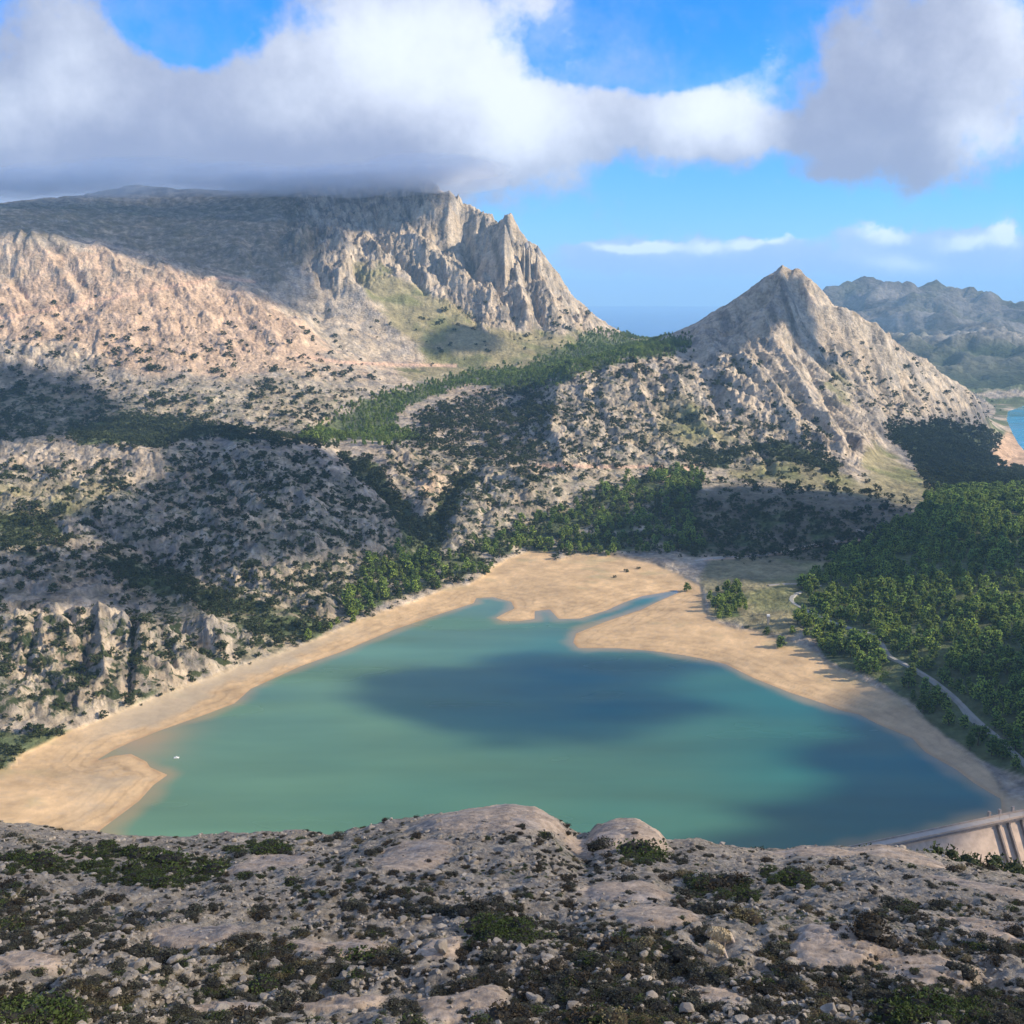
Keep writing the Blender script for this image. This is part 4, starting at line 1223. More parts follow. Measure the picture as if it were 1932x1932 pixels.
def link(name, data, loc, rz=0.0, s=1.0, parent=None, tilt=0.0, **kw):
    o_ = bpy.data.objects.new(name, data)
    COL.objects.link(o_)
    o_.location = loc
    o_.rotation_euler = (tilt, tilt * .5, rz)
    o_.scale = (s, s, s) if isinstance(s, (int, float)) else s
    if parent is not None:
        o_.parent = parent
    for k_, v_ in kw.items():
        o_[k_] = v_
    return o_


def scatter_stuff(name, meshes, P, rz, s, label, sz=None, kind='stuff'):
    """many small alike plants or stones as one object, instanced on points"""
    me = bpy.data.meshes.new(name)
    me.vertices.add(len(P)); me.vertices.foreach_set('co', np.asarray(P, np.float32).ravel())
    at = me.attributes.new('rz', 'FLOAT', 'POINT'); at.data.foreach_set('value', np.asarray(rz, np.float32))
    at = me.attributes.new('sc', 'FLOAT', 'POINT'); at.data.foreach_set('value', np.asarray(s, np.float32))
    at = me.attributes.new('sz', 'FLOAT', 'POINT'); at.data.foreach_set('value', np.asarray(sz if sz is not None else s, np.float32))
    at = me.attributes.new('pick', 'INT', 'POINT'); at.data.foreach_set('value', rng.integers(0, len(meshes), len(P)).astype(np.int32))
    o_ = bpy.data.objects.new(name, me); COL.objects.link(o_)
    o_['kind'] = kind; o_['label'] = label
    cc = bpy.data.collections.new(name + '_kinds')
    for i, mm in enumerate(meshes):
        q = bpy.data.objects.new(f'kind_{i}', mm); cc.objects.link(q)
    g = bpy.data.node_groups.new(name, 'GeometryNodeTree')
    g.interface.new_socket('Geometry', in_out='INPUT', socket_type='NodeSocketGeometry')
    g.interface.new_socket('Geometry', in_out='OUTPUT', socket_type='NodeSocketGeometry')
    G = NT(g)
    gi_ = G.new('NodeGroupInput'); go_ = G.new('NodeGroupOutput')
    iop = G.new('GeometryNodeInstanceOnPoints')
    ci = G.new('GeometryNodeCollectionInfo'); ci.inputs['Collection'].default_value = cc
    ci.inputs['Separate Children'].default_value = True; ci.inputs['Reset Children'].default_value = True
    G.l.new(gi_.outputs[0], iop.inputs['Points']); G.l.new(ci.outputs[0], iop.inputs['Instance'])
    iop.inputs['Pick Instance'].default_value = True
    def attr(n_, ty):
        a_ = G.new('GeometryNodeInputNamedAttribute', data_type=ty); a_.inputs[0].default_value = n_
        return a_.outputs[0]
    G.l.new(attr('pick', 'INT'), iop.inputs['Instance Index'])
    cx = G.new('ShaderNodeCombineXYZ'); G.l.new(attr('rz', 'FLOAT'), cx.inputs[2]); G.l.new(cx.outputs[0], iop.inputs['Rotation'])
    cs = G.new('ShaderNodeCombineXYZ'); sc_ = attr('sc', 'FLOAT')
    G.l.new(sc_, cs.inputs[0]); G.l.new(sc_, cs.inputs[1]); G.l.new(attr('sz', 'FLOAT'), cs.inputs[2]); G.l.new(cs.outputs[0], iop.inputs['Scale'])
    G.l.new(iop.outputs[0], go_.inputs[0])
    md = o_.modifiers.new('scatter', 'NODES'); md.node_group = g
    return o_


# ------------------------------------------------------------------ where trees can be seen
e_ = -GT
run = np.maximum.accumulate(e_, axis=0)
VIS = e_ >= run - .0035
crest_line = np.interp(GPX, [q[0] for q in CREST_P], [q[1] for q in CREST_P])
INF = (GPX > -25) & (GPX < 1957) & (GPY < crest_line + 15) & VIS
cell = np.abs(np.gradient(GX, axis=1) * np.gradient(GY, axis=0))
SHOREOUT = (GSD > 6)


def sample(weight, count, seed, mind=None):
    r = np.random.default_rng(seed)
    w = (weight * cell).ravel(); tot = w.sum()
    idx = np.searchsorted(np.cumsum(w), r.random(count) * tot)
    x_, y_ = GX.ravel()[idx], GY.ravel()[idx]
    jj = GY.ravel()[idx] * .0016
    x_ = x_ + r.normal(size=count) * jj; y_ = y_ + r.normal(size=count) * jj * 2
    if mind:
        keep = []
        grid = {}
        for i in range(count):
            k_ = (int(x_[i] // mind), int(y_[i] // mind))
            ok = True
            for dx in (-1, 0, 1):
                for dy in (-1, 0, 1):
                    for j in grid.get((k_[0] + dx, k_[1] + dy), ()):
                        if (x_[i] - x_[j]) ** 2 + (y_[i] - y_[j]) ** 2 < mind * mind:
                            ok = False
            if ok:
                grid.setdefault(k_, []).append(i); keep.append(i)
        x_, y_ = x_[keep], y_[keep]
    z_ = zat(x_, y_)
    return x_, y_, z_


pinefor = raster([FOREST[0], FOREST[1], FOREST[4], FOREST[6]], 4)
otherfor = raster(FOREST[2:4] + FOREST[5:6] + FOREST[7:], 4)
wp = (look(pinefor, GPX, GPY) - .45 * look(raster([FOREST[6]], 4), GPX, GPY)) * INF * (look(im_sand, GPX, GPY) < .4)
road_keep = np.ones(GX.shape)
ROAD = [(2010, 1500), (1932, 1440), (1880, 1392), (1820, 1338), (1760, 1285), (1725, 1262), (1680, 1243), (1668, 1222), (1655, 1200), (1620, 1190), (1560, 1172), (1520, 1152), (1494, 1140), (1490, 1130), (1500, 1122), (1512, 1118)]
for (ax_, ay_), (bx_, by_) in zip(ROAD[:-1], ROAD[1:]):
    ex, ey = bx_ - ax_, by_ - ay_
    for off in (0, 6, 11):
        tt = np.clip(((GPX - ax_) * ex + (GPY - off - ay_) * ey) / (ex * ex + ey * ey), 0, 1)
        road_keep *= sstep(np.hypot(GPX - ax_ - tt * ex, GPY - off - ay_ - tt * ey), 5, 8)
wp = wp * road_keep * (.18 + 1.1 * sstep(fbm(GX, GY, 48, 4, 611, .6), -.45, .25)) * (1 - .55 * sstep(GPX, 1450, 1510) * sstep(GPY, 1130, 1100) * 0)
px_, py_, pz_ = sample(wp, 15000, 1, 5.2)
print('pines', len(px_))
wo_ = (look(otherfor, GPX, GPY) * .9 + look(raster([FOREST[6]], 4), GPX, GPY) * .5) * INF * (look(im_sand, GPX, GPY) < .4)
scm = look(im_scrub, GPX, GPY)
cl = sstep(fbm(GX, GY, 55, 5, 601, .6), -.45, .45)
wsr = (scm ** 1.3) * (.15 + .85 * cl) * INF * (look(im_sand, GPX, GPY) < .3) * (1 - .6 * look(im_forest, GPX, GPY)) * np.clip(1200 / GY, .35, 1.5)
def _sm(im, n_):
    for _ in range(n_):
        im = .25 * np.roll(im, 1, 1) + .5 * im + .25 * np.roll(im, -1, 1)
        im = .25 * np.roll(im, 1, 0) + .5 * im + .25 * np.roll(im, -1, 0)
    return im
hollow = (_sm(GZ, 14) - _sm(GZ, 1)) / (GY * .0016)
wsr = wsr * (.35 + 2.2 * sstep(hollow, -.4, 1.4))
tot = wo_ * 1.5 + wsr
ox_, oy_, oz_ = sample(tot, 28000, 2, 4.0)
print('oaks', len(ox_))


def where_word(x, y, z):
    p, q = UNP(x / y, (EYE - z) / y)
    return p, q


def zone_near_land(p, q):
    if p > 1320 and q > 1095:
        if p < 1470:
            return 'in the clump behind the right beach'
        rx = [r_[0] for r_ in ROAD[::-1]][3:]; ry = [r_[1] for r_ in ROAD[::-1]][3:]
        yr_ = np.interp(p, rx, ry)
        sec = 'near its hairpin' if p < 1580 else ('at its middle bends' if p < 1720 else 'along its straight stretch')
        if q > yr_ + 4:
            return 'between beach and road, ' + sec
        if q > yr_ - 45:
            return 'just above the road, ' + sec
        return 'in the upper right wood, ' + ('left' if p < 1650 else 'middle' if p < 1800 else 'far right') + (' back rows' if q < 1060 else ' middle rows' if q < 1130 else ' front rows' if q < 1230 else ' lowest rows')
    if p > 1480:
        return 'in the far right wood, ' + ('by the shaded mound' if p < 1760 else 'by the picture edge')
    if q > 1330 and p < 300:
        return 'at the foot of the left crags'
    if q > 1130 and p < 470:
        return 'among the pale crags, ' + ('at their left end' if p < 150 else 'in their middle' if p < 310 else 'at their right end')
    if p < 760 and q > 1080:
        return 'above the left shore, ' + ('lower part' if q > 1150 else 'upper part')
    if p < 560:
        return 'on the left hill, ' + ('lower slope' if q > 1000 else 'upper slope')
    if p < 800 and q > 950:
        return 'on the shaded hill left of the ravine'
    if p < 950:
        return 'near the ravine foot above the lake head'
    if q > 950:
        return 'behind the lake head, ' + ('left of the sand' if p < 1040 else 'over the sand' if p < 1200 else 'towards the mound')
    return 'on the rocky slopes behind the lake'


def put_trees(xs, ys, zs, crowns, hts, names, nind, what, category, group, stuffname, stufflabel):
    d = np.hypot(xs, ys)
    size = hts / d
    order = np.argsort(-size)
    for i in order[:nind]:
        x, y, z, h = xs[i], ys[i], zs[i], hts[i]
        p, q = where_word(x, y, z)
        e = bpy.data.objects.new(names, None); COL.objects.link(e)
        e.location = (x, y, z - .2); e.rotation_euler = (0, 0, rng.uniform(0, 6.28)); e.scale = (h * rng.uniform(.85, 1.15), h, h)
        e.empty_display_size = .5
        tall = 'tall' if h > np.percentile(hts, 66) else ('small' if h < np.percentile(hts, 33) else 'middling')
        e['label'] = f'{tall} {what} {zone_near_land(p, q)}'
        e['category'] = category; e['group'] = group
        for nm, dd in (('trunk', trunk_v[rng.integers(3)]), ('crown', crowns[rng.integers(len(crowns))])):
            c_ = bpy.data.objects.new(nm, dd); COL.objects.link(c_); c_.parent = e
    rest = order[nind:]
    scatter_stuff(stuffname, crowns, np.stack([xs[rest], ys[rest], zs[rest] - .05 * hts[rest]], -1), rng.uniform(0, 6.28, len(rest)), hts[rest] * rng.uniform(.85, 1.25, len(rest)), stufflabel, sz=hts[rest])


h_p = np.clip(rng.normal(10.8, 3.2, len(px_)) + 2.2 * fbm(px_, py_, 60, 3, 641), 5, 20) * np.where(py_ > 1700, .65, 1.0) * np.where((pz_ < 30) & (py_ > 1050), .9, 1)
put_trees(px_, py_, pz_, pine_v, h_p, 'pine_tree', 290, 'green pine', 'tree', 'pine trees in the woods round the lake', 'pine_wood', 'dense pine woods beside and behind the lake')
h_o = np.clip(np.exp(rng.normal(math.log(5.1), .55, len(ox_))), 1.8, 13) * np.clip(.85 + (oy_ - 900) / 3500, .8, 1.5)
put_trees(ox_, oy_, oz_, oak_v, h_o, 'oak_tree', 290, 'dark holm oak', 'tree', 'holm oaks dotted over the rocky hills', 'hill_scrub', 'dark evergreen scrub dotted over the rocky hills')

# lone trees on the right beach
for (px, py, h, lab, cr) in [(1473, 1222, 11, 'largest of the lone round trees standing on the bare sand right of the lake', pine_v[0]),
                             (1446, 1198, 8, 'slim lone tree on the sand edge just left of the large round tree', pine_v[1]),
                             (1409, 1186, 4, 'small dark bush at the upper edge of the right beach', oak_v[0]),
                             (1296, 1116, 9, 'lone dark tree standing by the narrow inlet creek behind the lake', pine_v[2]),
                             (1495, 1195, 7, 'lone tree at the wood edge right behind the large round tree', pine_v[3]),
                             (1048, 1055, 8, 'dark round tree at the top of the sandy lake head', oak_v[1]),
                             (1160, 1090, 3.5, 'dark bush by the gully left on the lake head sand', oak_v[2]),
                             (1182, 1080, 5, 'dark bush beside the gully on the lake head sand', oak_v[3]),
                             (1205, 1074, 4, 'rightmost dark bush of the three on the lake head sand', oak_v[0])]:
    x, y, z = hit(px, py)
    e = bpy.data.objects.new('lone_tree', None); COL.objects.link(e); e.location = (x, y, z - .1); e.scale = (h * 1.25, h * 1.25, h)
    e['label'] = lab; e['category'] = 'tree'
    for nm, dd in (('trunk', trunk_v[0]), ('crown', cr)):
        c_ = bpy.data.objects.new(nm, dd); COL.objects.link(c_); c_.parent = e


# ------------------------------------------------------------------ road beside the lake and path
def ribbon(name, pts, width, mat, lift=.35, label='', kerb=0.5):
    pts = np.array(pts)
    # resample
    seg = np.r_[0, np.cumsum(np.hypot(*np.diff(pts[:, :2], axis=0).T))]
    n_ = max(4, int(seg[-1] / 6))
    s_ = np.linspace(0, seg[-1], n_)
    x = np.interp(s_, seg, pts[:, 0]); y = np.interp(s_, seg, pts[:, 1])
    for _ in range(3):
        x[1:-1] = (x[:-2] + 2 * x[1:-1] + x[2:]) / 4; y[1:-1] = (y[:-2] + 2 * y[1:-1] + y[2:]) / 4
    tx, ty = np.gradient(x), np.gradient(y); l_ = np.hypot(tx, ty); nx_, ny_ = -ty / l_, tx / l_
    w = width / 2
    zs = np.maximum(zat(x, y), np.maximum(zat(x + nx_ * w, y + ny_ * w), zat(x - nx_ * w, y - ny_ * w))) + lift
    for _ in range(4):
        zs[1:-1] = (zs[:-2] + 2 * zs[1:-1] + zs[2:]) / 4
    prof = [(-w - 2.0, -2.5), (-w, 0), (w, 0), (w + 2.0, -2.5)]
    V = []
    for i in range(n_):
        for (o1, o2) in prof:
            V.append((x[i] + nx_[i] * o1, y[i] + ny_[i] * o1, zs[i] + o2))
    F = [[4 * i + j, 4 * i + j + 1, 4 * i + 5 + j, 4 * i + 4 + j] for i in range(n_ - 1) for j in range(3)]
    me = mesh_from(name, V, F, mat, smooth=False)
    return setting(link(name, me, (0, 0, 0)), label=label)


M_ROAD = simple_mat('pale_road', (.30, .29, .25), .08, .2)
M_PATH = simple_mat('pale_track', (.40, .35, .28), .1, .2)
ribbon('road', [hit(px, py)[:2] for px, py in ROAD], 3.4, M_ROAD, .4, 'pale service road curving through the pines right of the lake')
ribbon('path', [hit(px, py)[:2] for px, py in [(1450, 1106), (1480, 1103), (1510, 1103), (1550, 1106)]], 4.0, M_PATH, .4, 'short pale path behind the grassy flat')
ribbon('path', [hit(px, py)[:2] for px, py in [(1310, 1060), (1360, 1053), (1420, 1050), (1480, 1043), (1530, 1030), (1590, 1022)]], 5.0, M_PATH, .5, 'winding track below the shaded mound')
ribbon('path', [hit(px, py)[:2] for px, py in [(1615, 1003), (1640, 1002), (1658, 1010), (1664, 1030)]], 5.0, M_PATH, .5, 'pale bend of track in the shaded wood')

# ------------------------------------------------------------------ dam
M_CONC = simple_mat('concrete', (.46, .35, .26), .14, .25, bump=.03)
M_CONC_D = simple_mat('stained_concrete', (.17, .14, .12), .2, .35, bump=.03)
M_ASPH = simple_mat('crest_roadway', (.48, .41, .33), .06, .3)


def box_local(V, F, x0, x1, y0, y1, z0, z1, skew=0.0):
    n = len(V)
    for (xx, yy_, zz) in ((x0, y0, z0), (x1, y0, z0), (x1, y1, z0), (x0, y1, z0), (x0, y0, z1), (x1, y0, z1), (x1, y1, z1), (x0, y1, z1)):
        V.append([xx, yy_ + (skew if zz == z0 else 0), zz])
    for f_ in ((3, 2, 1, 0), (4, 5, 6, 7), (0, 1, 5, 4), (1, 2, 6, 5), (2, 3, 7, 6), (3, 0, 4, 7)):
        F.append([n + i for i in f_])


DL = float(np.linalg.norm(DAM1 - DAM0))
dam = bpy.data.objects.new('dam', None); COL.objects.link(dam)
dam.location = (DAM0[0], DAM0[1], 0); dam.rotation_euler = (0, 0, math.atan2(damdir[1], damdir[0]))
dam['label'] = 'long straight concrete reservoir dam with a roadway on top, at the lower right lake corner'; dam['category'] = 'dam'


def dpart(name, build, mat, parent=dam, **kw):
    V, F = [], []
    build(V, F)
    o_ = link(name, mesh_from(name, V, F, mat), (0, 0, 0), parent=parent)
    for k_, v_ in kw.items():
        o_[k_] = v_
    return o_


# local axes: x along the crest, -y downstream, z up
def b_wall(V, F):
    n = 40
    prof = [(1.5, -14), (1.5, 3.2), (-3.2, 3.2), (-3.2, 1.0), (-20, -29)]
    for i in range(n + 1):
        x = DL * i / n
        for (yy_, zz) in prof:
            V.append([x, yy_, zz])
    for i in range(n):
        for j in range(4):
            F.append([5 * i + j, 5 * i + 5 + j, 5 * i + 6 + j, 5 * i + j + 1])


wall = dpart('wall', b_wall, M_CONC, label='sloping downstream face of the dam')
dpart('roadway', lambda V, F: box_local(V, F, 0, DL, -4.0, 2.2, 3.25, 4.0), M_ASPH)
dpart('parapet', lambda V, F: box_local(V, F, 0, DL, 1.85, 2.2, 4.0, 4.95), M_CONC)
dpart('parapet', lambda V, F: box_local(V, F, 0, DL, -4.0, -3.65, 4.0, 4.95), M_CONC)
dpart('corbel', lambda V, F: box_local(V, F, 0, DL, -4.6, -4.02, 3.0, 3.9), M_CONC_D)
# spillway piers and ribs, positions read from the photograph
dl_of = []
for px in (1873, 1893, 1918):
    # crest point under that picture x
    best = min(np.linspace(0, DL, 600), key=lambda s: abs(UNP((DAM0[0] + damdir[0] * s) / (DAM0[1] + damdir[1] * s), (EYE - 4) / (DAM0[1] + damdir[1] * s))[0] - px))
    dl_of.append(best)
for s in dl_of:
    def b_pier(V, F, s=s):
        n = len(V)
        for xx in (s - .6, s + .6):
            for (yy_, zz) in ((-3.3, 3.0), (-3.3, .8), (-21.5, -30), (-23.5, -30), (-5.2, 1.2), (-5.2, 3.0)):
                V.append([xx, yy_, zz])
        F += [[n + 0, n + 5, n + 11, n + 6], [n + 5, n + 4, n + 10, n + 11], [n + 4, n + 3, n + 9, n + 10], [n, n + 1, n + 4, n + 5], [n + 1, n + 2, n + 3, n + 4], [n + 6, n + 11, n + 10, n + 7], [n + 7, n + 10, n + 9, n + 8]]
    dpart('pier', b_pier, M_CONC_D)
    dpart('gate_tower', lambda V, F, s=s: box_local(V, F, s - .7, s + .7, 2.3, 3.9, -2, 7.4), M_CONC)
    dpart('lamp_post', lambda V, F, s=s: (box_local(V, F, s + 1.6, s + 1.78, -3.1, -2.92, 4.0, 8.2), box_local(V, F, s + 1.6, s + 1.78, -2.9, -1.8, 8.0, 8.2)), M_CONC)
# small things by the water
M_WHITE = simple_mat('white_paint', (.75, .74, .68), .05, 1.0)
x, y, z = hit(335, 1430)
a, t = P2(333, 1430); yb = EYE / t
raft = bpy.data.objects.new('raft', None); COL.objects.link(raft); raft.location = (a * yb, yb, 0); raft['label'] = 'small white float on the water near the left sand spit'; raft['category'] = 'raft'
V, F = [], []; box_local(V, F, -1.6, 1.6, -1.0, 1.0, -.1, .35); link('deck', mesh_from('deck', V, F, M_WHITE), (0, 0, 0), parent=raft)
V, F = [], []; box_local(V, F, -.35, .35, -.3, .3, .35, 1.1); link('box', mesh_from('box', V, F, M_WHITE), (0, 0, 0), parent=raft)
x, y, z = hit(1449, 1178)
pil = bpy.data.objects.new('monument', None); COL.objects.link(pil); pil.location = (x, y, z); pil['label'] = 'pale pillar standing among bushes behind the large round beach tree'; pil['category'] = 'pillar'
V, F = [], []; box_local(V, F, -.9, .9, -.9, .9, -1, 7.5); link('shaft', mesh_from('shaft', V, F, M_PATH), (0, 0, 0), parent=pil)
V, F = [], []; box_local(V, F, -1.3, 1.3, -1.3, 1.3, 7.5, 9.0); link('cap', mesh_from('cap', V, F, M_WHITE), (0, 0, 0), parent=pil)

# trees below the dam, behind the shoulder of the near slope
for i, (px, yd, top) in enumerate([(1770, 150, 1600), (1790, 148, 1618), (1745, 145, 1608), (1825, 150, 1622), (1850, 146, 1615), (1875, 150, 1628), (1900, 146, 1622), (1925, 150, 1634), (1810, 140, 1626), (1865, 138, 1634), (1895, 138, 1640), (1940, 140, 1640), (1840, 136, 1632), (1655, 150, 1598), (1432, 118, 1598), (1442, 118, 1602)]):
    a, t = P2(px, top)
    zt = EYE - yd * t; zg = float(near_at(np.array([a * yd]), np.array([float(yd)]))[0])
    h = max(1.5, zt - zg)
    e = bpy.data.objects.new('oak_tree', None); COL.objects.link(e); e.location = (a * yd, yd, zg - .1); e.scale = (max(h * .8, 2.5), max(h * .8, 2.5), h * 1.2)
    e.rotation_euler = (0, 0, i * 1.3)
    e['category'] = 'tree'
    e['label'] = {0: 'tallest green tree in front of the pale dam face', 13: 'small tree on the near crest left of the dam', 14: 'dark shrub alone on the near crest below the lake', 15: 'dark shrub just right of the one alone on the crest'}.get(i, 'green tree in the thicket below the dam piers')
    if i not in (0, 13, 14, 15):
        e['group'] = 'trees in the thicket below the dam'
    for nm, dd in (('trunk', trunk_v[i % 3]), ('crown', thick_v[i % 2])):
        c_ = bpy.data.objects.new(nm, dd); COL.objects.link(c_); c_.parent = e

# ------------------------------------------------------------------ scrub and stones on the near slope
def near_points(n, seed, ymin=34, ymax=121):
    r = np.random.default_rng(seed)
    # even over the picture
    px = r.uniform(-60, 1992, n); py = r.uniform(1535, 1960, n)
    a = np.empty(n); t = np.empty(n)
    f = CT - (py - 966) / FP * ST
    a = (px - 966) / FP / f; t = (ST + (py - 966) / FP * CT) / f
    ys = np.linspace(28, 116, 500)
    out = np.zeros((n, 3)); ok = np.zeros(n, bool)
    for i in range(0, n, 2000):
        s = slice(i, min(n, i + 2000))
        YYs = np.broadcast_to(ys, (s.stop - s.start, 500)); XXs = a[s, None] * YYs
        zz = near_at(XXs, YYs)
        below = (EYE - zz) / YYs <= t[s, None]
        k_ = below.argmax(1); any_ = below.any(1)
        yv = ys[k_]
        out[s, 0] = a[s] * yv; out[s, 1] = yv; ok[s] = any_
    out[:, 0] += r.normal(size=n) * .1
    out[:, 2] = near_at(out[:, 0], out[:, 1])
    return out[ok], px[ok], py[ok], r


def slab_at(x, y):
    return slabmask(x, y)[0]


GREENP = [[(100, 1600), (230, 1595), (330, 1610), (440, 1625), (420, 1655), (330, 1675), (200, 1670), (150, 1640)], [(0, 1610), (140, 1620), (150, 1650), (0, 1650)], [(420, 1590), (560, 1590), (540, 1612), (430, 1612)],
          [(1160, 1600), (1250, 1600), (1250, 1630), (1170, 1630)], [(1290, 1650), (1420, 1665), (1430, 1700), (1300, 1690)], [(1440, 1640), (1540, 1650), (1530, 1680), (1450, 1670)],
          [(0, 1900), (150, 1905), (160, 1932), (0, 1932)], [(900, 1740), (1000, 1745), (1000, 1775), (920, 1775)], [(1700, 1890), (1850, 1895), (1850, 1932), (1680, 1932)]]
BIG = [(1355, 1683, 1.5, 'brown', 'large dark brown cushion shrub right of centre on the near slope'), (1385, 1672, 1.6, 'brown', 'dark brown shrub joined to the largest cushion on its right'),
       (1345, 1725, 1.3, 'grey', 'dark shrub below the large brown cushion and behind the sheep'), (1415, 1738, 1.0, 'yellow', 'yellowish dry bush just right of the two sheep'), (1395, 1722, .8, 'yellow', 'smaller yellow bush above the dry bush beside the sheep'),
       (1640, 1755, 1.2, 'brown', 'dark brown cushion behind the smooth pale slab on the right'), (1668, 1775, .9, 'brown', 'low brown shrub beside the small pale boulder on the slab'), (1782, 1713, .9, 'grey', 'round dark shrub on the right slope above the split slab'),
       (1815, 1832, .8, 'grey', 'round dark green shrub on the lower right rock slab'), (1450, 1790, .6, 'grey', 'dark green tuft right of the sheep on the gravel'), (965, 1755, .95, 'green', 'bright green cushion in the middle of the near slope'),
       (1215, 1615, 2.4, 'green', 'bright green shrub below the round crest boulder'), (1140, 1600, 1.7, 'grey', 'dark shrub left of the bright green one under the boulder'), (70, 1928, 1.1, 'green', 'dark green cushion cut by the lower left picture corner'),
       (270, 1800, .9, 'grey', 'dark shrub on the left edge of the long pinkish slab'), (320, 1815, .9, 'grey', 'dark shrub below the long pinkish slab'), (1490, 1665, 1.5, 'green', 'green shrub on the right slope under the crest'), (1870, 1605, 1.2, 'brown', 'brown shrub on the far right shoulder'),
       (310, 1640, 2.2, 'green', 'broad green bush in the upper left patch of the near slope'), (250, 1618, 2.0, 'green', 'tallest green bush of the upper left patch'), (380, 1650, 1.8, 'green', 'right end bush of the green upper left patch'), (60, 1632, 1.8, 'green', 'olive green bush at the left edge of the near slope'),
       (1750, 1905, 1.0, 'green', 'fresh green cushion at the lower right of the near slope')]
for (px, py, s, kd, lab) in BIG:
    x, y, z = hit_near(px, py)
    link('shrub', scr[kd][rng.integers(len(scr[kd]))], (x, y, z - .05), rng.uniform(0, 6.28), (s, s, s * .75), label=lab, category='shrub')

pts, ppx, ppy, r_ = near_points(30000, 5)
sl = slab_at(pts[:, 0], pts[:, 1])
cl1 = fbm(pts[:, 0], pts[:, 1], 11, 3, 701) + .7 * fbm(pts[:, 0], pts[:, 1], 3, 2, 705)
green = np.zeros(len(pts), bool)
for g in GREENP:
    green |= inpoly(ppx, ppy, g)
dens = (.10 + .80 * sstep(cl1, -.32, .6)) * (1 - .97 * sl) * (.9 - .35 * sstep(ppx, 900, 1500))
dens = np.where(green, 1.0, dens)
free = np.ones(len(pts))
for (sx, sy) in ((1356, 1785), (1349, 1804), (1370, 1790)):
    hx, hy, hz = hit_near(sx, sy)
    free *= (np.hypot(pts[:, 0] - hx, (pts[:, 1] - hy) * .5) > .75)
keep = (r_.random(len(pts)) < dens * free) & (r_.random(len(pts)) < np.clip(45 / pts[:, 1], .5, 1))
pts, ppx, ppy, green, cl1 = pts[keep], ppx[keep], ppy[keep], green[keep], cl1[keep]
siz = np.exp(r_.normal(math.log(.19), .5, len(pts))) * np.where(green, 1.5, 1) * (1 + .5 * sstep(pts[:, 1], 60, 110))
siz = np.clip(siz, .1, 1.0)
kindr = r_.random(len(pts)) + .25 * fbm(pts[:, 0], pts[:, 1], 8, 2, 711)
kind = np.where(green, 'green', np.where(kindr < .60, 'grey', np.where(kindr < .82, 'brown', np.where(kindr < .96, 'green', 'yellow'))))
print('near shrubs', len(pts))


def near_zone(px, py):
    h_ = int(np.searchsorted([390, 770, 1160, 1540], px))
    v_ = int(np.searchsorted([1640, 1745, 1840], py))
    return [['near the crest at the far left', 'near the crest left of the domed rocks', 'by the domed crest rock', 'below the round crest boulder', 'near the crest towards the dam'],
            ['just under the far left green patch', 'on the upper slope left of centre', 'on the upper slope in the centre', 'on the slope above the sheep', 'on the far right upper slope'],
            ['beside the long pinkish left slab', 'between left slab and centre', 'on the gravel in the lower centre', 'on the gravel near the sheep', 'around the smooth right slab'],
            ['in the bottom left corner', 'at the bottom left of centre', 'at the bottom centre', 'at the bottom below the sheep', 'in the bottom right corner']][v_][h_]


vis_size = siz / pts[:, 1]
order = np.argsort(-vis_size)
adj = {'grey': 'grey green cushion shrub', 'green': 'green cushion shrub', 'brown': 'brownish cushion shrub', 'yellow': 'dry yellowish shrub'}
for i in order[:265]:
    k_ = str(kind[i]); s = siz[i]
    link('shrub', scr[k_][rng.integers(len(scr[k_]))], (pts[i, 0], pts[i, 1], pts[i, 2] - .03), rng.uniform(0, 6.28), (s * 1.15, s, s * .8),
         label=f'{"wide" if s > .62 else "low" if s > .45 else "tiny"} {adj[k_]} {near_zone(ppx[i], ppy[i])}', category='shrub', group='cushion shrubs on the near slope')
rest = order[265:]
for k_ in ('grey', 'green', 'brown', 'yellow'):
    q = rest[kind[rest] == k_]
    scatter_stuff(k_ + '_scrub', scr[k_], pts[q] - [0, 0, .02], rng.uniform(0, 6.28, len(q)), siz[q] * 1.15, f'low {k_} scrub carpeting the near slope', sz=siz[q] * .8)

# loose stones
pts, ppx, ppy, r_ = near_points(17000, 9)
sl = slab_at(pts[:, 0], pts[:, 1])
cl2 = fbm(pts[:, 0], pts[:, 1], 7, 3, 721)
free = np.ones(len(pts))
for (sx, sy) in ((1356, 1785), (1349, 1804), (1370, 1790)):
    hx, hy, hz = hit_near(sx, sy)
    free *= (np.hypot(pts[:, 0] - hx, (pts[:, 1] - hy) * .5) > .75)
keep = r_.random(len(pts)) < free * (.35 + .65 * sstep(cl2, -.4, .4)) * (1 - .85 * sl)
pts, ppx, ppy = pts[keep], ppx[keep], ppy[keep]
siz = np.clip(np.exp(r_.normal(math.log(.085), .6, len(pts))), .04, .5) * (1 + .6 * sstep(pts[:, 1], 60, 110))
pale = r_.random(len(pts)) < .22
order = np.argsort(-siz / pts[:, 1])
for i in order[:280]:
    s = siz[i]; vs = stonep_v if pale[i] else stone_v
    link('rock', vs[rng.integers(len(vs))], (pts[i, 0], pts[i, 1], pts[i, 2] - .12 * s), rng.uniform(0, 6.28), s, tilt=rng.uniform(-.2, .2),
         label=f'{"bulky" if s > .45 else "small"} {"pale" if pale[i] else "grey"} limestone rock {near_zone(ppx[i], ppy[i])}', category='rock', group='loose rocks on the near slope')
rest = order[280:]
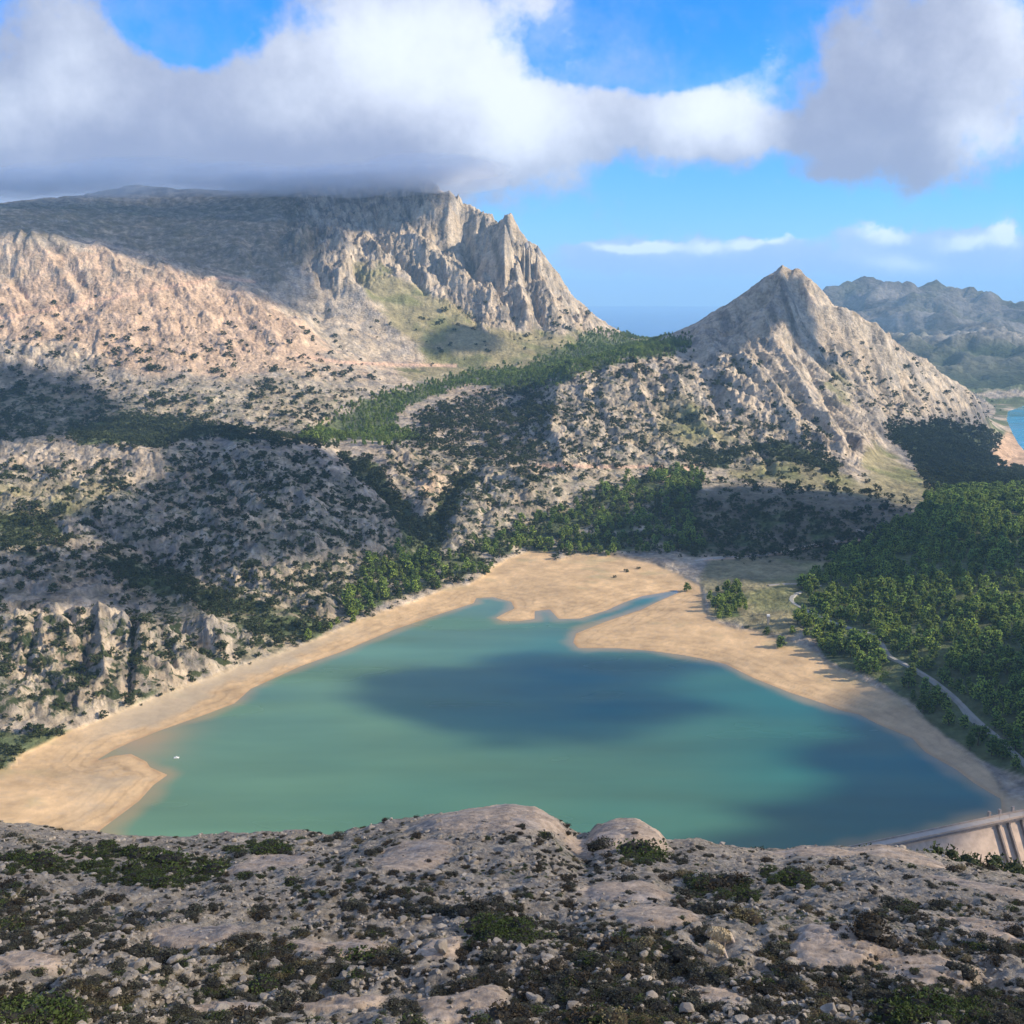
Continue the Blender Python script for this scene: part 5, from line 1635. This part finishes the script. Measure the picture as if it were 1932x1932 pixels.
for (nm, vs, msk) in (('grey_rubble', stone_v, ~pale), ('pale_rubble', stonep_v, pale)):
    q = rest[msk[rest]]
    scatter_stuff(nm, vs, pts[q] - np.stack([0 * q, 0 * q, .1 * siz[q]], -1), rng.uniform(0, 6.28, len(q)), siz[q], nm.replace('_', ' ') + ' of broken limestone on the near slope')
# boulder lying on the smooth slab
x, y, z = hit_near(1665, 1772)
link('boulder', stonep_v[1], (x, y, z), .4, (.62, .35, .32), label='pale oval boulder lying on top of the smooth right slab', category='rock')
x, y, z = hit_near(835, 1795)
link('boulder', stonep_v[2], (x, y, z - .1), 1.2, (.55, .5, .8), label='upright pinkish boulder left of the green middle cushion', category='rock')

# ------------------------------------------------------------------ sheep
M_WOOL = simple_mat('cream_wool', (.52, .40, .22), col2=(.68, .56, .36), scale=7, bump=.05, rough=1)
M_FACE = simple_mat('sheep_face', (.55, .45, .36), .1, 6)
M_HOOF = simple_mat('hoof', (.06, .05, .04), .1, 6)


def skin_mesh(name, chains, mat, sub=2, disp=None):
    """one continuous skin over a skeleton of (point, radius) chains sharing joints"""
    me = bpy.data.meshes.new(name)
    V, E, R, idx = [], [], [], {}
    for ch in chains:
        prev = None
        for (p, rad) in ch:
            k_ = tuple(round(c_, 4) for c_ in p)
            if k_ not in idx:
                idx[k_] = len(V); V.append(p); R.append(rad)
            if prev is not None and prev != idx[k_]:
                E.append((prev, idx[k_]))
            prev = idx[k_]
    me.from_pydata(V, E, [])
    tmp = bpy.data.objects.new('tmp', me); COL.objects.link(tmp)
    sk = tmp.modifiers.new('skin', 'SKIN'); sk.use_smooth_shade = True
    for i, rr in enumerate(R):
        rr = rr if isinstance(rr, tuple) else (rr, rr)
        me.skin_vertices[0].data[i].radius = rr
    me.skin_vertices[0].data[0].use_root = True
    ss = tmp.modifiers.new('sub', 'SUBSURF'); ss.levels = sub; ss.render_levels = sub
    dg = bpy.context.evaluated_depsgraph_get()
    out = bpy.data.meshes.new_from_object(tmp.evaluated_get(dg))
    bpy.data.objects.remove(tmp)
    out.materials.clear(); out.materials.append(mat)
    if disp:
        n = len(out.vertices); co = np.zeros(n * 3, np.float32); out.vertices.foreach_get('co', co); co = co.reshape(-1, 3)
        no = np.zeros(n * 3, np.float32); out.vertices.foreach_get('normal', no); no = no.reshape(-1, 3)
        co += no * (disp * (np.abs(noise3(co * [1, 1, .35], .07, 900)) - .2))[:, None]
        out.vertices.foreach_set('co', co.ravel())
    return out


def sheep(px, py, s, rz, label, step=0.0):
    x, y, z = hit_near(px, py)
    e = bpy.data.objects.new('sheep', None); COL.objects.link(e)
    e.location = (x, y, z - .03); e.rotation_euler = (0, .10, rz); e.scale = (s, s, s)
    e['label'] = label; e['category'] = 'sheep'
    # faces +x; grazing with the head down
    root = ((0.0, 0, .62), .20)
    ch = [[root, ((.30, 0, .62), .19), ((.48, 0, .60), .14), ((.62, 0, .42), .085), ((.72, 0, .24), .075), ((.80, 0, .14), .060), ((.87, 0, .06), .036)],
          [root, ((-.30, 0, .62), .20), ((-.48, 0, .60), .13), ((-.56, 0, .50), .03), ((-.57, 0, .36), .02)]]
    for sy in (-1, 1):
        ch.append([((.30, 0, .62), .19), ((.33 + step * sy, .10 * sy, .40), .065), ((.34 + step * sy, .11 * sy, .22), .036), ((.33 + step * sy, .11 * sy, .03), .026)])
        ch.append([((-.30, 0, .62), .20), ((-.30 - step * sy, .11 * sy, .42), .085), ((-.38 - step * sy, .12 * sy, .25), .036), ((-.34 - step * sy, .12 * sy, .03), .026)])
        ch.append([((.72, 0, .24), .075), ((.70, .10 * sy, .26), .022), ((.67, .16 * sy, .22), .012)])
    link('body', skin_mesh('body', ch, M_FACE), (0, 0, 0), parent=e)
    wch = [[((0, 0, .64), (.27, .27)), ((.28, 0, .63), (.25, .25)), ((.46, 0, .58), (.17, .18)), ((.58, 0, .45), (.10, .11))], [((0, 0, .64), .27), ((-.28, 0, .63), (.27, .26)), ((-.46, 0, .58), (.17, .18))]]
    w_ = skin_mesh('wool', wch, M_WOOL, 4, disp=.09)
    link('wool', w_, (0, 0, -.02), parent=e)
    # long locks hanging along both flanks
    V, F = [], []
    r = np.random.default_rng(int(px))
    for i in range(330):
        xx = r.uniform(-.5, .45); th = r.uniform(-1.9, 1.9); R_ = .27 * math.sqrt(max(.1, 1 - (xx / .62) ** 2))
        y0 = math.sin(th) * R_; z0 = .62 + math.cos(th) * R_
        n = len(V); dl = r.uniform(.10, .20); w0 = r.uniform(.012, .03)
        V += [[xx - w0, y0, z0], [xx + w0, y0, z0], [xx + r.uniform(-.03, .03), y0 * 1.12 + .01 * (1 if y0 > 0 else -1), z0 - dl]]
        F.append([n, n + 1, n + 2])
    link('fleece_locks', mesh_from('fleece_locks', V, F, M_WOOL), (0, 0, 0), parent=e, kind='stuff')
    for (hx, hy) in ((.33 + step, .11), (.33 - step, -.11), (-.34 - step, .12), (-.34 + step, -.12)):
        V, F = [], []; box_local(V, F, hx - .03, hx + .04, hy - .025, hy + .025, -.02, .045)
        link('hoof', mesh_from('hoof', V, F, M_HOOF), (0, 0, 0), parent=e)
    for sy in (-1, 1):
        v_, f_ = ICO1
        link('eye', mesh_from('eye', v_ * .012 + [.755, .055 * sy, .22], f_, M_HOOF, True), (0, 0, 0), parent=e)


sheep(1353, 1784, 1.04, math.radians(-14), 'larger long woolled cream sheep grazing, upper one of the pair', .04)
sheep(1346, 1805, .82, math.radians(-32), 'smaller cream sheep grazing, lower one of the pair', .03)


# ------------------------------------------------------------------ rock pinnacles on the high mountain's ridge
M_CLIFF = simple_mat('cliff_rock', (.24, .225, .21), col2=(.36, .33, .29), scale=.02, bump=2.0)
for i, (px, top, bot, wid, Yd, lab) in enumerate([(994, 458, 500, 18, 3395, 'blunt rock pinnacle on the ridge just right of the sharp summit'), (1014, 463, 505, 12, 3385, 'thin finger of rock standing apart on the ridge beside the blunt pinnacle'),
                                                  (958, 419, 470, 22, 3450, 'sharp rocky tooth above the cliffs at the mountain shoulder')]):
    a, t = P2(px, top); a2, t2 = P2(px, bot + 12)
    ztop = EYE - Yd * t; zbot = EYE - Yd * t2; h = ztop - zbot; w = wid / FP * Yd * .62
    V, F = ICO3
    V = V.copy(); V += V * (.12 * noise3(V, .5, 930 + i) + .06 * noise3(V, .2, 940 + i))[:, None]
    taper = 1 - (.45 if i < 2 else .80) * np.clip(V[:, 2:3], -.2, 1)
    V = np.concatenate([V[:, :2] * w * taper, (V[:, 2:3] * .5 + .5) * h], 1)
    link('pinnacle', mesh_from('pinnacle', V, F, M_CLIFF, True), (a * Yd, Yd, zbot), label=lab, category='rock pinnacle')

# ------------------------------------------------------------------ clouds whose shadows lie on the land, and the cloud cap on the summit
def vol_mat(name, dens, aniso=.2, col=(1, 1, 1)):
    m_, t, out = new_mat(name)
    pv = t.new('ShaderNodeVolumePrincipled')
    pv.inputs['Color'].default_value = (*col, 1)
    pv.inputs['Density'].default_value = dens
    pv.inputs['Anisotropy'].default_value = aniso
    t.l.new(pv.outputs[0], out.inputs['Volume'])
    return m_


def cloud_from_outline(name, poly, h, thick, soft, mat, seed, label, nx=70, ragged=.45):
    """a flat based cumulus: closed lumpy body over a world outline"""
    poly = [tuple(p) for p in poly]
    xs = [p[0] for p in poly]; ys = [p[1] for p in poly]
    pad = soft
    X, Y = np.meshgrid(np.linspace(min(xs) - pad, max(xs) + pad, nx), np.linspace(min(ys) - pad, max(ys) + pad, nx))
    d = -sdist(X, Y, poly)
    size = max(max(xs) - min(xs), max(ys) - min(ys))
    d = d + ragged * soft * 1.3 * fbm(X, Y, max(soft * 2.2, size / 5), 4, seed)
    th = thick * sstep(d, -soft * .4, soft * 1.0)
    cloud_from_field(X, Y, th, h, mat, seed, label)


def cloud_from_field(X, Y, th, h, mat, seed, label='white cumulus drifting beyond the right edge of the view'):
    nv, nu = X.shape
    lump = 1 + .3 * fbm(X, Y, 160, 3, seed + 7)
    inside = th > .15
    f = inside[:-1, :-1] | inside[1:, :-1] | inside[:-1, 1:] | inside[1:, 1:]
    i = np.arange(nu * nv).reshape(nv, nu)
    q = np.stack([i[:-1, :-1], i[:-1, 1:], i[1:, 1:], i[1:, :-1]], -1)[f]
    top = np.where(inside, h + th * .75 * lump, h + .1); bot = np.where(inside, h - th * .25, h - .1)
    N = nu * nv
    V = np.concatenate([np.stack([X, Y, top], -1).reshape(-1, 3), np.stack([X, Y, bot], -1).reshape(-1, 3)])
    F = [q, q[:, ::-1] + N]
    fp = np.pad(f, 1)
    js, ks = np.nonzero(f)
    c = np.stack([i[js, ks], i[js, ks + 1], i[js + 1, ks + 1], i[js + 1, ks]], -1)
    for (dj, di, e0, e1) in ((-1, 0, 0, 1), (0, 1, 1, 2), (1, 0, 2, 3), (0, -1, 3, 0)):
        m_ = ~fp[js + 1 + dj, ks + 1 + di]
        F.append(np.stack([c[m_, e1], c[m_, e0], c[m_, e0] + N, c[m_, e1] + N], -1))
    F = np.concatenate(F)
    used = np.unique(F); rm = np.zeros(len(V), int); rm[used] = np.arange(len(used))
    return link('cloud', mesh_from('cloud', V[used], rm[F], mat, smooth=False), (0, 0, 0), label=label, kind='stuff')


M_CLOUD = vol_mat('cloud_body', .12)
M_CLOUD_T = vol_mat('thin_cloud_body', .030)
M_CLOUD_I = vol_mat('soft_cloud_body', .027)
M_CLOUD_M = vol_mat('middling_cloud_body', .040)
M_CLOUD_N = vol_mat('pale_cloud_body', .010)


def shade_cloud(outline, h, seed, thick=36, soft=60, mat=None, z=None, ragged=.45):
    """cloud whose shadow falls on the ground outline seen in the photograph"""
    W_ = []
    for p in outline:
        if len(p) == 3:
            x, y, zz = p
        else:
            if z is not None:
                x, y = atz(p[0], p[1], z); zz = z
            else:
                x, y, zz = hit(*p)
        k_ = (h - zz) / SUN[2]
        W_.append((x + SUN[0] * k_, y + SUN[1] * k_))
    return cloud_from_outline('cloud', W_, h, thick, soft, mat or M_CLOUD, seed, 'white cumulus drifting beyond the right edge of the view', ragged=ragged)


# every vertex of the land votes in the plane of the clouds: shaded or lit
SLX, SLY = SUN[0] / SUN[2], SUN[1] / SUN[2]
H0 = 1100.0
_vis = VIS & (GPX > -150) & (GPX < 2080) & (GPY < crest_line + 30) & (GPY > 330)
_zz = np.maximum(GZ, 0.0)[_vis]
_U = GX[_vis] + SLX * (H0 - _zz); _V = GY[_vis] + SLY * (H0 - _zz)
_px = GPX[_vis]; _py = np.where(GSD[_vis] < 0, UNP(GA[_vis], EYE / GY[_vis])[1], GPY[_vis])
_jx = 9 * fbm(GX[_vis], GY[_vis], 120, 4, 801); _jy = 5 * fbm(GX[_vis], GY[_vis], 120, 4, 811)
_lk = GSD[_vis] < 0
_jx = np.where(_lk, 60 * fbm(GX[_vis] * .25, GY[_vis], 50, 4, 821, .6), _jx); _jy = np.where(_lk, 9 * fbm(GX[_vis] * .3, GY[_vis], 60, 3, 825), _jy)
SHADE = [  # name, altitude, edge softness (m), material, outline on the picture
    ('a', 1100, 44, 'M', [(675, 1315), (720, 1285), (800, 1262), (920, 1248), (1060, 1240), (1200, 1244), (1290, 1275), (1335, 1310), (1310, 1345), (1240, 1382), (1120, 1400), (1000, 1392), (930, 1376), (850, 1372), (760, 1345)]),
    ('b', 1100, 20, 'C', [(1560, 1418), (1640, 1404), (1720, 1402), (1900, 1470), (1895, 1530), (1750, 1570), (1600, 1605), (1470, 1600), (1470, 1560), (1540, 1530), (1500, 1500), (1600, 1488), (1700, 1480), (1760, 1470), (1640, 1440)]),
    ('c', 1100, 26, 'C', [(1660, 1350), (1715, 1318), (1745, 1300), (1790, 1265), (1850, 1235), (1960, 1180), (2200, 1120), (2200, 1500), (1960, 1510), (1900, 1505), (1860, 1470), (1760, 1410), (1700, 1375)]),
    ('d', 1100, 34, 'C', [(1180, 985), (1260, 940), (1330, 925), (1400, 918), (1480, 928), (1560, 930), (1660, 938), (1720, 968), (1790, 1010), (1850, 1030), (2200, 1040), (2200, 1050), (1960, 1062), (1880, 1085), (1800, 1100), (1700, 1115), (1640, 1110), (1600, 1090), (1560, 1110), (1480, 1098), (1400, 1092), (1330, 1080), (1270, 1052), (1150, 1040), (1100, 1020)]),
    ('e', 1100, 30, 'I', [(300, 862), (360, 815), (430, 808), (540, 830), (640, 862), (720, 910), (790, 985), (830, 960), (850, 985), (760, 1060), (700, 1040), (620, 1060), (560, 1075), (480, 1062), (420, 1095), (340, 1085), (250, 1050), (180, 1010), (120, 985), (200, 960), (270, 940), (350, 900)]),
    ('f', 1100, 26, 'I', [(-150, 1045), (60, 1050), (150, 1035), (260, 1065), (380, 1110), (420, 1150), (330, 1180), (240, 1140), (150, 1145), (60, 1150), (-150, 1130)]),
    ('g', 1250, 45, 'I', [(-150, 680), (60, 690), (200, 730), (240, 770), (210, 800), (120, 830), (-150, 850)]),
    ('h', 1500, 26, 'M', [(800, 650), (850, 618), (890, 614), (940, 640), (955, 668), (880, 660), (830, 672)]),
    ('i', 2500, 60, 'I', [(-150, 350), (-150, 452), (50, 438), (110, 446), (230, 480), (350, 516), (400, 520), (470, 560), (560, 590), (600, 560), (590, 490), (640, 470), (690, 430), (740, 415), (780, 440), (810, 430), (790, 390), (830, 350), (860, 330), (400, 330)]),
    ('j', 1250, 45, 'N', [(1640, 810), (1700, 795), (1790, 790), (1880, 800), (1960, 870), (1960, 915), (1800, 925), (1740, 890), (1690, 850)]),
    ('k', 1400, 24, 'C', [(1290, 650), (1340, 618), (1400, 566), (1440, 528), (1480, 505), (1500, 560), (1530, 610), (1560, 690), (1535, 670), (1500, 610), (1478, 560), (1440, 600), (1400, 645), (1370, 668), (1320, 662)]),  # unseen cloud added to darken the peak's left face and gully
]
_want = {}
_any = np.zeros(_px.shape, bool)
for (nm, alt, soft, mt, poly) in SHADE:
    w_ = inpoly(_px + _jx, _py + _jy, poly)
    _want[nm] = w_; _any |= w_
CELL = 12.0
for si, (nm, alt, soft, mt, poly) in enumerate(SHADE):
    w_ = _want[nm]
    u0, u1, v0, v1 = _U[w_].min() - 120, _U[w_].max() + 120, _V[w_].min() - 120, _V[w_].max() + 120
    nu = int((u1 - u0) / CELL) + 1; nv = int((v1 - v0) / CELL) + 1
    def vote(sel):
        k_ = sel & (_U > u0) & (_U < u1) & (_V > v0) & (_V < v1)
        ii = ((_V[k_] - v0) / CELL).astype(int) * nu + ((_U[k_] - u0) / CELL).astype(int)
        return np.bincount(ii, minlength=nu * nv)[:nu * nv].reshape(nv, nu).astype(float)
    yes = vote(w_); no = vote(~_any) * (.22 if nm == 'k' else 1.0)
    def bl(im, n_):
        for _ in range(n_):
            for ax in (0, 1):
                im = .25 * np.roll(im, 1, ax) + .5 * im + .25 * np.roll(im, -1, ax)
        return im
    y_, n_ = bl(yes, 5), bl(no, 5)
    y2, n2_ = bl(yes, 40), bl(no, 40)
    frac = (y_ + .02 * y2 + 1e-7) / (y_ + n_ + .02 * (y2 + n2_) + 3e-5)
    g_ = bl(frac, max(1, int((soft / CELL) ** 2 * .6)))
    Xc, Yc_ = np.meshgrid(u0 + (np.arange(nu) + .5) * CELL, v0 + (np.arange(nv) + .5) * CELL)
    g_ = g_ + (.34 * fbm(Xc * .40, Yc_, 46, 4, 830 + si, .6) if nm in 'ab' else .16 * fbm(Xc, Yc_, 90, 4, 830 + si, .6))
    edge = np.minimum(np.minimum(np.arange(nu)[None, :], nu - 1 - np.arange(nu)[None, :]), np.minimum(np.arange(nv)[:, None], nv - 1 - np.arange(nv)[:, None]))
    th = 40 * sstep(g_, .30, .72) * (edge > 0)
    Xs = Xc + SLX * (alt - H0); Ys = Yc_ + SLY * (alt - H0)
    cloud_from_field(Xs, Ys, th, alt, {'I': M_CLOUD_I, 'C': M_CLOUD, 'M': M_CLOUD_M, 'N': M_CLOUD_N}[mt], 850 + si)
    cpx, cpy = UNP(Xs[th > 1] / Ys[th > 1], -(alt - EYE) / Ys[th > 1])
    print('cloud', nm, 'cells', int((th > 1).sum()), 'in view', int(((cpx > 0) & (cpx < 1932) & (cpy > 0)).sum()))
shade_cloud([(1500, 6200, 100), (2600, 5000, 0), (5200, 5200, 0), (5600, 8200, 200), (3000, 8400, 250), (1700, 7900, 250)], 2300, 11, soft=420, mat=vol_mat('thinnest_cloud_body', .010), ragged=1.6)
shade_cloud([(-120, 10, 290), (130, 10, 290), (150, 90, 260), (90, 122, 245), (-30, 126, 245), (-130, 126, 245)], 1100, 12, soft=50, mat=M_CLOUD_N)

# cloud cap lying on the summit, inside the air volume
mv = []
def cap_cloud_puffs():
    r = np.random.default_rng(77)
    V, F = [], []
    n = 0
    vi, fi = ICO3
    spec = []
    for px, py in [(-90, 352), (-20, 350), (50, 356), (110, 350), (170, 354), (225, 346), (262, 338), (400, 340), (445, 348), (500, 352), (560, 348), (620, 352), (680, 345), (740, 340), (800, 336), (850, 334)]:
        for k_ in range(2):
            spec.append((px + r.uniform(-30, 30), py - k_ * 16 + r.uniform(-6, 6), 3500 + r.uniform(-60, 120), r.uniform(110, 230), r.uniform(26, 46)))
    return spec


M_CAP_CLOUD = vol_mat('summit_cloud', .0018, .0)
for i, (px, py, Yd, rx, rz_) in enumerate(cap_cloud_puffs()):
    a, t = P2(px, py)
    z0 = EYE - Yd * t
    V, F = ICO3
    V = V.copy(); V += V * (.20 * noise3(V, .7, 950 + i) + .08 * noise3(V, .3, 960 + i))[:, None]
    V = V * [rx * 1.1, rx * .9, rz_]
    top_ = V[:, 2].max() + z0
    if top_ > 935:
        z0 -= top_ - 935
    o_ = link('cap_cloud', mesh_from('cap_cloud', V, F, M_CAP_CLOUD, True), (a * Yd, Yd, z0), label='grey cloud cap hiding the top of the left mountain', kind='stuff')

# haze: one closed box of even pale air
HZ = 60000.0
M_HAZE = vol_mat('haze_air', 4.4e-5, .0, (.42, .74, 1.0))
V, F = [], []
box_local(V, F, -HZ, HZ, -HZ, HZ, -352, 945)
o = link('haze', mesh_from('haze', V, F, M_HAZE), (0, 0, 0), kind='stuff', label='thin blue haze between the mountains')
